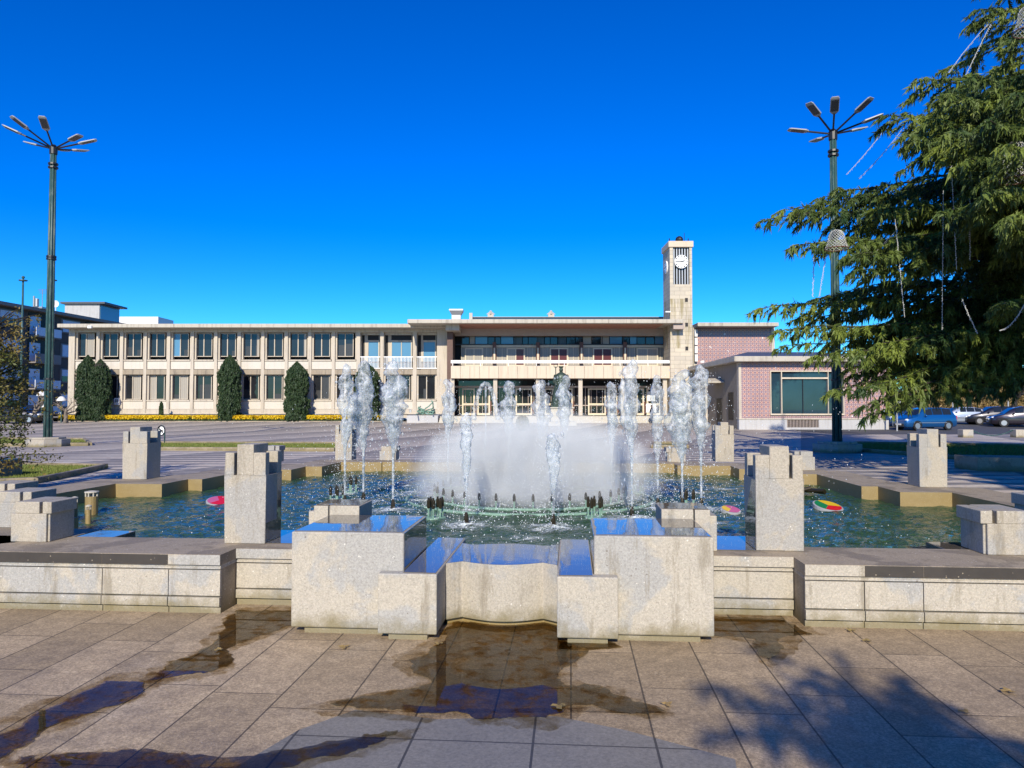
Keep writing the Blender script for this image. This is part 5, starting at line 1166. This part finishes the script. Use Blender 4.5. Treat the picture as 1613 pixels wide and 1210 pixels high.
# ------------------------------------------------------------------ plants
def cypress(xc, w_, yt, yb, D_, label, lobes=1, n=26000):
    c=W(xc,yb,D_); c.z=.32; H_=wz(yt,D_)-.32; rad=w_/2*D_/1165
    t=thing('cypress_shrub',c,label,'shrub','dark clipped cypress shrubs along the office wing')
    pts=[]
    for i in range(n):
        z=random.random(); a=random.uniform(0,6.283); l=random.randrange(lobes); lx=(l-(lobes-1)/2)*rad*.8*(1 if lobes>1 else 0); hh=H_*(1-.06*l*(lobes>1))
        prof=min(1,z*6+.72)*(1-max(0,(z-.72)/.28)**2.0)
        rr=rad*(1 if lobes==1 else .62)*prof*(.90+.30*noise.noise(Vector((math.cos(a)*2.2+xc,math.sin(a)*2.2,z*H_*1.1)))+.26*noise.noise(Vector((math.cos(a)*6,math.sin(a)*6+xc,z*H_*3.5))))*(1-.22*random.random()**2)
        pts.append((c.x+lx+rr*math.cos(a),c.y+rr*math.sin(a),c.z+z*hh))
    c_=np.array(pts); m_=len(c_); d=np.stack([rng.normal(0,.25,m_),rng.normal(0,.25,m_),np.ones(m_)],1); d/=np.linalg.norm(d,axis=1)[:,None]; s_=np.cross(d,rng.normal(size=(m_,3))); s_/=np.linalg.norm(s_,axis=1)[:,None]; L_=rng.uniform(.07,.16,m_)[:,None]
    fastmesh('foliage',np.stack([c_-d*L_*.6,c_+s_*L_*.38,c_+d*L_,c_-s_*L_*.38],1),'cypress_leaf',t)
    m=MB(); 
    for l in range(lobes): lx=(l-(lobes-1)/2)*rad*.8*(lobes>1); m.lathe([(rad*.5*(1 if lobes==1 else .7),.05),(rad*.62*(1 if lobes==1 else .65),H_*.5),(rad*.35,H_*.86),(.02,H_*.95)],(c.x+lx,c.y,c.z),12)
    m.build('inner_branches','bark',t)
cypress(147,50,561,655,65.6,'broad two-lobed cypress shrub at the left end of the office wing',2,34000)
cypress(361,34,561,655,65.6,'tall straight cypress shrub in the middle of the office wing')
cypress(467,36,571,655,65.6,'rounded cypress shrub, the next one right of the tall middle one')
cypress(577,38,573,655,65.6,'cypress shrub behind the two leftmost jets')
cypress(254,6,634,655,65.4,'tiny young cypress between the broad and the tall one',1,2500)
# gnarled pollarded trees
def bare(name, base, h, label, seed, mat='pale_bark', n0=7, spread=.9, r0=.22, depth=3):
    t=thing(name,base,label,'tree','bare trees'); rs=random.Random(seed); m=MB()
    def grow(p,d,L,r,k):
        pts=[p]; rr=[r]
        for i in range(5):
            d=(d+Vector((rs.uniform(-.25,.25),rs.uniform(-.25,.25),rs.uniform(-.12,.2)))).normalized(); p=p+d*L/5; pts.append(p); rr.append(r*(1-.09*(i+1)))
        m.tube(pts,rr,7 if k>1 else 4)
        if k>0:
            for _ in range(n0 if k==depth else rs.randint(2,4)):
                q=rs.randint(3,5); a=rs.uniform(0,6.3); nd=(d*.5+Vector((math.cos(a)*spread,math.sin(a)*spread,rs.uniform(.0,.7)))).normalized(); grow(pts[q],nd,L*rs.uniform(.5,.75),rr[q]*.55,k-1)
    grow(Vector(base),Vector((0,0,1)),h*.4,r0,depth); m.build('trunk_and_branches',mat,t,smooth=True)
b=W(51,655,61); bare('pollarded_tree',(b.x,b.y,.3),3.6,'gnarled bare pollarded tree left of the left lamp post',5,r0=.22)
b=W(104,655,62); bare('pollarded_tree',(b.x,b.y,.3),3.4,'gnarled bare pollarded tree at the left corner of the office wing',9,r0=.2,n0=5)
for px,D_,h,sd_ in ((1440,66,8.0,11),(1530,72,8.5,12),(1600,68,8.5,14)):
    b=W(px,655,D_); bare('bare_tree',(b.x,b.y,.3),h,{1440:'bare dark tree behind the bright blue people carrier',1530:'bare dark tree behind the silver hatchback',1600:'bare dark tree behind the car at the right edge'}[px],sd_,'bark',6,1.0,.30,4)
# dry shrubbery behind the cars
def bush(xc, D_, w_, h, mat, label, n=9000, leaf_s=.16):
    b=W(xc,655,D_); b.z=gz(D_); t=thing('bush',b,label,'bush','bushes behind the car park'); P_=[]
    for i in range(n):
        a=random.uniform(0,6.3); q=random.random()**.5; z=random.random(); r_=q*math.sqrt(max(0,1-z*z))*(.8+.5*noise.noise(Vector((math.cos(a)*2+xc,math.sin(a)*2,z*3)))); P_.append((b.x+r_*w_/2*math.cos(a),b.y+r_*w_/3*math.sin(a),b.z+z*h*(.85+.35*noise.noise(Vector((a,xc,2))))))
    fastmesh('foliage',leaves(np.array(P_),leaf_s,.35),mat,t)
    m=MB()
    for k_ in range(9): a=random.uniform(0,6.3); m.tube([b,b+Vector((math.cos(a)*w_*.15,math.sin(a)*w_*.1,h*.5)),b+Vector((math.cos(a)*w_*.35,math.sin(a)*w_*.2,h*.85))],[.06,.04,.02],5)
    m.build('stems','bark',t)
for i,(xc,D_,w_,h,mt,lab) in enumerate([(1410,78,9,3.2,'evergreen_leaf','dark green bush next to the pavilion corner'),(1470,80,10,4.4,'dry_bush_leaf','straw-coloured dry bush above the bright blue car'),(1530,82,10,3.8,'dry_bush_leaf','straw-coloured dry bush above the silver hatchback'),(1590,80,10,4.4,'dry_bush_leaf','straw-coloured dry bush above the black estate car'),(1660,84,12,4.4,'dry_bush_leaf','straw-coloured dry bush at the right edge'),(1500,95,26,6.0,'evergreen_leaf','broad dark evergreen thicket far behind the car park'),(1640,92,22,6.5,'evergreen_leaf','broad dark evergreen thicket at the far right')]): bush(xc,D_,w_,h,mt,lab,11000 if w_<20 else 16000,.17 if w_<20 else .3)
# leafy shrub tree at the left edge (trunk outside the frame)
b=(-9.35,13.2,0); t=thing('autumn_tree',b,'slender tree with yellow and green leaves at the left edge','tree'); m=MB(); tips=[]; rs=random.Random(21)
m.tube([b,(-9.4,13.2,1.4),(-9.45,13.2,2.4),(-9.5,13.2,3.2)],[.12,.09,.06,.02],8)
for k_ in range(64):
    z=.45+2.3*rs.random(); a=rs.uniform(0,6.3); L_=rs.uniform(.35,1.0)*(1.25-.25*z/3.6)*(1.15 if z<1.9 else .55); p=Vector((-9.45,13.2,z)); pts=[p]; d=Vector((math.cos(a),math.sin(a),.35))
    for i in range(6): p=p+d.normalized()*L_/6; d.z-=.10; d+=Vector((rs.uniform(-.2,.2),rs.uniform(-.2,.2),0)); pts.append(p); tips+= [p+Vector((rs.gauss(0,.08),rs.gauss(0,.08),rs.gauss(0,.09))) for _ in range(20)]
    m.tube(pts,[.018,.015,.012,.01,.008,.006,.004],4)
m.build('trunk','bark',t); fastmesh('crown',leaves(np.array([tuple(q) for q in tips]),.032,.5),'autumn_leaf',t)
b=(-9.75,13.8,0); t=thing('weeping_tree',b,'taller tree with hanging golden leaf strands at the far left edge','tree'); m=MB(); m.tube([b,(-9.8,13.8,2.5),(-9.75,13.8,3.9)],[.12,.09,.04],8); L2=[]
for k_ in range(60):
    a=rs.uniform(0,6.3); z=rs.uniform(2.0,3.6); r_=rs.uniform(.2,1.05); p=Vector((-9.75+r_*.75*math.cos(a),13.8+r_*math.sin(a),z)); m.tube([(-9.75,13.8,z-.3),p],[.02,.01],4)
    for i in range(26): q=p+Vector((.03*math.sin(i*.4+k_),.03*math.cos(i*.3),-.05*i)); L2+= [q+Vector((rs.gauss(0,.03),rs.gauss(0,.03),rs.gauss(0,.03))) for _ in range(4)]
m.build('trunk','bark',t); fastmesh('crown',leaves(np.array([tuple(q) for q in L2]),.035,.4),'autumn_leaf',t)
# ------------------------------------------------------------------ the cedar
TX,TY=16.0,20.5
class Crown:
    def __init__(s): s.c=[]; s.d=[]; s.L=[]; s.m=MB()
    def twig(s,p,d,L_,droop,step=.07):
        n=max(2,int(L_/step)); d=Vector(d)
        pts=[p.copy()]
        for i in range(n):
            d.z-=droop/n; dn=d.normalized(); p=p+dn*step; pts.append(p)
            side=dn.cross(Vector((0,0,1)))
            for s_ in (-1,1):
                dd=dn*.8+side*s_*random.uniform(.3,.9)+Vector((0,0,-random.uniform(.0,.75)))
                s.c.append(tuple(p)); s.d.append(tuple(dd)); s.L.append(random.uniform(.08,.20))
            if random.random()<.5: s.c.append(tuple(p)); s.d.append((dn.x*.3,dn.y*.3,-1)); s.L.append(random.uniform(.10,.34))
        return pts
    def branch(s,a,b,sag=.0,r=.09,dens=1.0,sub=True,start=.25,wid=1.5):
        a,b=Vector(a),Vector(b); L_=(b-a).length; n=max(6,int(L_/.3)); pts=[]
        for i in range(n+1):
            q=i/n; p=a.lerp(b,q)+Vector((0,0,sag*4*q*(1-q))); p+=noise.noise_vector(p*.5)*.25*(q*(1-q)*4); pts.append(p)
        s.m.tube(pts,[r*.6*(1-.92*i/n)+.006 for i in range(n+1)],6)
        for i in range(n*3):
            q=i/n/3; k0=int(q*n); p=pts[k0].lerp(pts[min(n,k0+1)],q*n-k0)
            if q>start: s.c.append(tuple(p)); s.d.append((random.gauss(0,.6),random.gauss(0,.6),random.uniform(-.4,.9))); s.L.append(random.uniform(.10,.2))
        for i in range(n+1):
            q=i/n
            if q<start: continue
            d=(pts[min(n,i+1)]-pts[max(0,i-1)]).normalized(); side=d.cross(Vector((0,0,1))).normalized()
            for sg in (-1,1):
                if random.random()>dens: continue
                l=wid*(1.05-q)**.6*random.uniform(.55,1.1)+.25
                dr=(d*random.uniform(.5,1.0)+side*sg*random.uniform(.7,1.1)+Vector((0,0,random.uniform(-.1,.35)))).normalized()
                if sub and l>.7 and random.random()<.55:
                    tp=s.twig(pts[i].copy(),dr,l,random.uniform(.5,1.2)); s.m.tube(tp[::3]+[tp[-1]],.010,4)
                    for q2 in (.35,.6,.8):
                        k_=int(q2*(len(tp)-1)); s.twig(tp[k_].copy(),(dr+side*random.uniform(-.8,.8)+d*random.uniform(-.3,.8)).normalized(),l*.45,random.uniform(.6,1.6))
                else: s.twig(pts[i].copy(),dr,l*.8,random.uniform(.6,1.5))
        s.twig(pts[-1].copy(),(b-a).normalized(),.45,.7)
    def mesh(s,t,mat='cedar_needle',w_=.26,rot=True):
        c_=np.array(s.c); d=np.array(s.d); L_=np.array(s.L); d/=np.linalg.norm(d,axis=1)[:,None]; out=[]
        for k_ in range(3):
            dd=d+rng.normal(0,.28,d.shape); dd/=np.linalg.norm(dd,axis=1)[:,None]; sd_=np.cross(dd,rng.normal(size=d.shape)); sd_/=np.linalg.norm(sd_,axis=1)[:,None]; l=(L_*rng.uniform(.7,1.1,len(L_)))[:,None]; c2=c_+rng.normal(0,.015,c_.shape)
            out.append(np.stack([c2-sd_*l*w_*.5,c2+sd_*l*w_*.5,c2+dd*l],1))
        V=np.concatenate(out); o=fastmesh('crown',V,mat,t,3); s.m.build('trunk',  'bark',t,smooth=True); print('crown tris',len(V)); return o
CT_=thing('cedar_tree',(TX,TY,0),'huge cedar with layered drooping branches reaching in from the right edge','tree')
cr=Crown(); random.seed(5)
cr.m.tube([(TX,TY,-.1),(TX,TY,3),(TX+.1,TY,8),(TX,TY,13),(TX,TY,18)],[.55,.45,.34,.2,.04],12)
def tip(px,py,D_): return W(px,py,D_)
specs=[ # tip px, py, depth, extra root height, sag, width
 (1545,15,19,.5,.0,1.2),(1560,-60,20,.8,0,1.3),(1600,60,17,.2,0,1.2),
 (1405,182,17,-.2,.35,1.5),(1455,125,18,.1,.25,1.5),(1430,215,16,.0,.3,1.4),(1490,150,15.5,0,.3,1.4),(1500,210,14.5,0,.3,1.3),(1540,120,16,.4,.1,1.3),(1560,190,14,0,.2,1.2),(1530,250,14.5,0,.2,1.3),(1590,230,13.2,0,.2,1.3),(1600,150,14,0,.2,1.3),(1470,190,16,0,.2,1.4),
 (1213,345,19,.1,.45,1.35),(1240,330,21,.0,.4,1.4),(1262,385,17.5,.3,.3,1.2),(1300,310,22,0,.3,1.4),(1345,400,17,.2,.3,1.3),(1380,330,18.5,0,.3,1.4),(1420,300,21,.2,.2,1.4),(1450,385,19,.3,.3,1.2),(1500,330,15,.3,.3,1.3),(1560,300,14,.3,.3,1.3),(1600,340,13.5,.3,.3,1.3),(1330,360,20,0,.25,1.4),(1520,340,17,.3,.2,1.4),(1480,290,22,.3,.2,1.3),
 (1203,485,19,.0,.35,1.1),(1235,520,18,-.1,.35,1.2),(1265,500,20.5,.0,.3,1.3),(1290,560,17.5,.1,.35,1.2),(1330,520,19,.0,.3,1.4),(1390,540,17.5,0,.35,1.3),(1420,500,20,0,.3,1.4),(1480,560,21,.1,.3,1.3),(1540,520,22,.1,.3,1.5),(1290,470,22,-.2,.3,1.1),
 (1318,625,18,.9,.25,1.1),(1350,600,19,.7,.2,1.3),(1365,650,17.2,1.1,.2,.9),(1400,610,20,.6,.2,1.4),(1440,590,21,.5,.2,1.4),(1480,610,23,.6,.2,1.4),(1520,600,21.5,.6,.2,1.4),(1560,600,24,.6,.2,1.4),(1590,590,22,.6,.1,1.3),
 (1480,440,22,1.0,.2,1.0),(1530,455,19,.8,.2,1.3),(1580,430,22,.5,.2,1.4),(1590,380,18,.4,.2,1.4),(1575,480,16.5,.5,.2,1.3),(1560,250,18,.3,.1,1.3),(1600,300,21,.3,.1,1.4)]
for px,py,D_,rh,sg,wd in specs:
    if py>580 and px>1380: py-=92
    elif py>580: py-=12
    b=tip(px,py,D_); cr.branch((TX,TY,max(1.5,b.z+rh)),b,sg,.09,1,True,.18,wd*1.25)
    if px > 1225 and random.random()<.55: b=tip(px+random.uniform(5,60),py+random.uniform(-10,28),D_+random.uniform(-1.8,1.8)); cr.branch((TX,TY,max(1.5,b.z+rh)),b,sg,.06,.9,True,.18,wd*1.1)
for k_ in range(30):
    z=random.uniform(4.8,16.5); a=random.uniform(R(-95),R(80)) if random.random()<.45 else random.uniform(R(60),R(112)); r_=min(8.5,(18.5-z)*.72+.8)*random.uniform(.75,1)
    if z<5.5: r_=min(r_,7.5)
    cr.branch((TX,TY,z),(TX+r_*math.cos(a),TY+r_*math.sin(a),z-.2*random.random()+ (0.0)),.3,.08,.75,True,.2,1.5)
cr.mesh(CT_)
# a second conifer behind the camera throws the shade on the near paving
bt=thing('pine_tree',(1.2,-5.6,0),'conifer behind the viewpoint whose shadow falls on the near paving','tree'); cr=Crown(); random.seed(9)
q_=G(1540,1290,0); k_=4.3/math.tan(R(SUN_EL)); q_=Vector((q_.x-math.sin(R(SUN_AZ))*k_,q_.y-math.cos(R(SUN_AZ))*k_,0)); cr.m.tube([q_,q_+Vector((0,0,3)),q_+Vector((0,0,4.5))],[.10,.08,.03],8)
def up_(px,py,zz):
    g_=G(px,py,0); k_=zz/math.tan(R(SUN_EL)); return Vector((g_.x-math.sin(R(SUN_AZ))*k_,g_.y-math.cos(R(SUN_AZ))*k_,zz))
sh=[(1210,1110),(1250,1165),(1245,1130),(1300,1090),(1262,1058),(1340,1130),(1390,1150),(1450,1130),(1420,1090),(1330,1170),(1400,1190),(1500,1170),(1560,1180),(1290,1165),(1480,1210),(1350,1100)]
for px,py in sh:
    zz=4.4+random.uniform(-.3,.3); q=up_(px,py,zz)
    cr.branch(up_(1500+random.uniform(-80,80),1245,4.1),q,.1,.022,.45,False,.15,.16)
cr.mesh(bt,w_=.20)
# ------------------------------------------------------------------ festive strings and net bells in the cedar
def string(p0,p1,sag,label,hang=False):
    a,b=W(*p0),W(*p1); t=thing('light_string',(a+b)/2,label,'string lights','strings of small lights hung in the cedar'); m=MB(); n=26; pts=[a.lerp(b,i/n)-Vector((0,0,sag*4*(i/n)*(1-i/n))) for i in range(n+1)]
    m.tube(pts,.006,4)
    for i in range(1,n*2): p=a.lerp(b,i/n/2)-Vector((0,0,sag*4*(i/n/2)*(1-i/n/2))); m.sphere(p+Vector((random.uniform(-.02,.02),0,-.015)),.011,5)
    m.build('cable_with_bulbs','light_string',t)
string((1402,192,18.5),(1333,275,19),.05,'left of two taut light strings beside the lamp post top')
string((1424,200,18),(1352,282,18.5),.06,'right of two taut light strings beside the lamp post top')
string((1557,38,18.5),(1494,115,18.6),-.05,'upper left light string near the top of the picture')
string((1561,38,18),(1520,122,18),-.02,'upper right light string near the top of the picture')
string((1410,345,17),(1425,500,17),.0,'light string hanging in the gap of the cedar, middle of the branches')
string((1498,250,16.5),(1507,425,16.5),.0,'long light string hanging down below the dark upper bough')
string((1528,230,16.5),(1528,410,16.5),0,'straight light string hanging beside the bright cable')
string((1410,365,17.5),(1317,455,19),.03,'light string running down to the dark lamp post')
string((1283,392,18),(1280,468,18),0,'leftmost short light string hanging left of the post')
string((1303,390,18),(1290,468,18),.01,'slanting short light string left of the post')
string((1486,300,17),(1484,520,17),0,'thin light string hanging over the sky gap')
string((1515,470,16.5),(1540,525,16.5),.03,'short light string in the lower right boughs')
string((1575,520,16),(1613,480,16),.12,'curved light string at the right edge')
def bell(px0,px1,py0,py1,D_,label):
    a,b=W((px0+px1)/2,py1,D_),W((px0+px1)/2,py0,D_); h=b.z-a.z; r_=(px1-px0)/2*D_/1165; t=thing('net_bell',a,label,'ornament','bell shaped net ornaments'); m=MB(); pr=[(1,0),(.93,.06),(.80,.25),(.70,.5),(.60,.75),(.42,.92),(.1,1)]
    for q in range(16):
        for sgn in (-1,1):
            pts=[]
            for i in range(25):
                z=i/24; 
                for (r0,z0),(r1,z1) in zip(pr[:-1],pr[1:]):
                    if z0<=z<=z1: rr=r0+(r1-r0)*(z-z0)/(z1-z0); break
                an=2*math.pi*q/16+sgn*z*2.6; pts.append(a+Vector((rr*r_*math.cos(an),rr*r_*math.sin(an),z*h)))
            m.tube(pts,.0045,3,cap=False)
    m.build('net','light_string',t); m=MB(); m.tube([a+Vector((r_*math.cos(2*math.pi*i/20),r_*math.sin(2*math.pi*i/20),0)) for i in range(21)],.010,5,cap=False); m.build('hoop','brown_metal',t)
bell(1575,1625,222,284,14.6,'large white net bell hanging at the right edge'); bell(1300,1336,362,392,15.6,'small white net bell hanging against the dark lamp post'); bell(1598,1640,10,50,14.8,'white net bell at the top right corner')
# yellow-green rounded shrub glimpsed behind mist
b=W(823,668,50); t=thing('round_shrub',(b.x,b.y,0),'small yellowish round shrub glimpsed behind the mist','shrub'); P_=rng.normal(size=(5000,3)); P_/=np.linalg.norm(P_,axis=1)[:,None]; P_*=np.array([.42,.42,.5])*rng.uniform(.8,1.05,5000)[:,None]; P_+=np.array([b.x,b.y,.55]); fastmesh('foliage',leaves(P_,.06,.6),'autumn_leaf',t); m=MB(); m.tube([(b.x,b.y,0),(b.x,b.y,.6)],.05,6); m.build('stem','bark',t)
# fallen leaves on the paving
for i,(px,py) in enumerate([(541,1018),(690,1013),(1050,1108),(1520,1120),(1366,1008),(1587,1087),(880,1112),(345,1022),(1340,992)]):
    p=G(px,py,.022); m=MB(); s_=.022+.012*random.random(); a=random.random()*6; pts=[p+Vector((s_*(1+.5*math.cos(3*q))*math.cos(q+a),s_*(1+.5*math.cos(3*q))*math.sin(q+a),.004*math.sin(5*q))) for q in [k_*.45 for k_ in range(14)]]
    m.add(pts,[tuple(range(14))]); tag(m.build('fallen_leaf','dry_bush_leaf'),['dry leaf beside the pale damp tongue, left of the centre','dry leaf at the right foot of the left low step block','dry leaf right of the middle puddle','dry leaf on the sunny slabs at the far right','dry leaf just in front of the right front wall','dry leaf near the lower right corner','dry leaf at the edge of the middle puddle','dry leaf at the corner of the left front wall','dry leaf close to the right wall, next to another one'][i],'leaf','dry leaves scattered on the near paving')
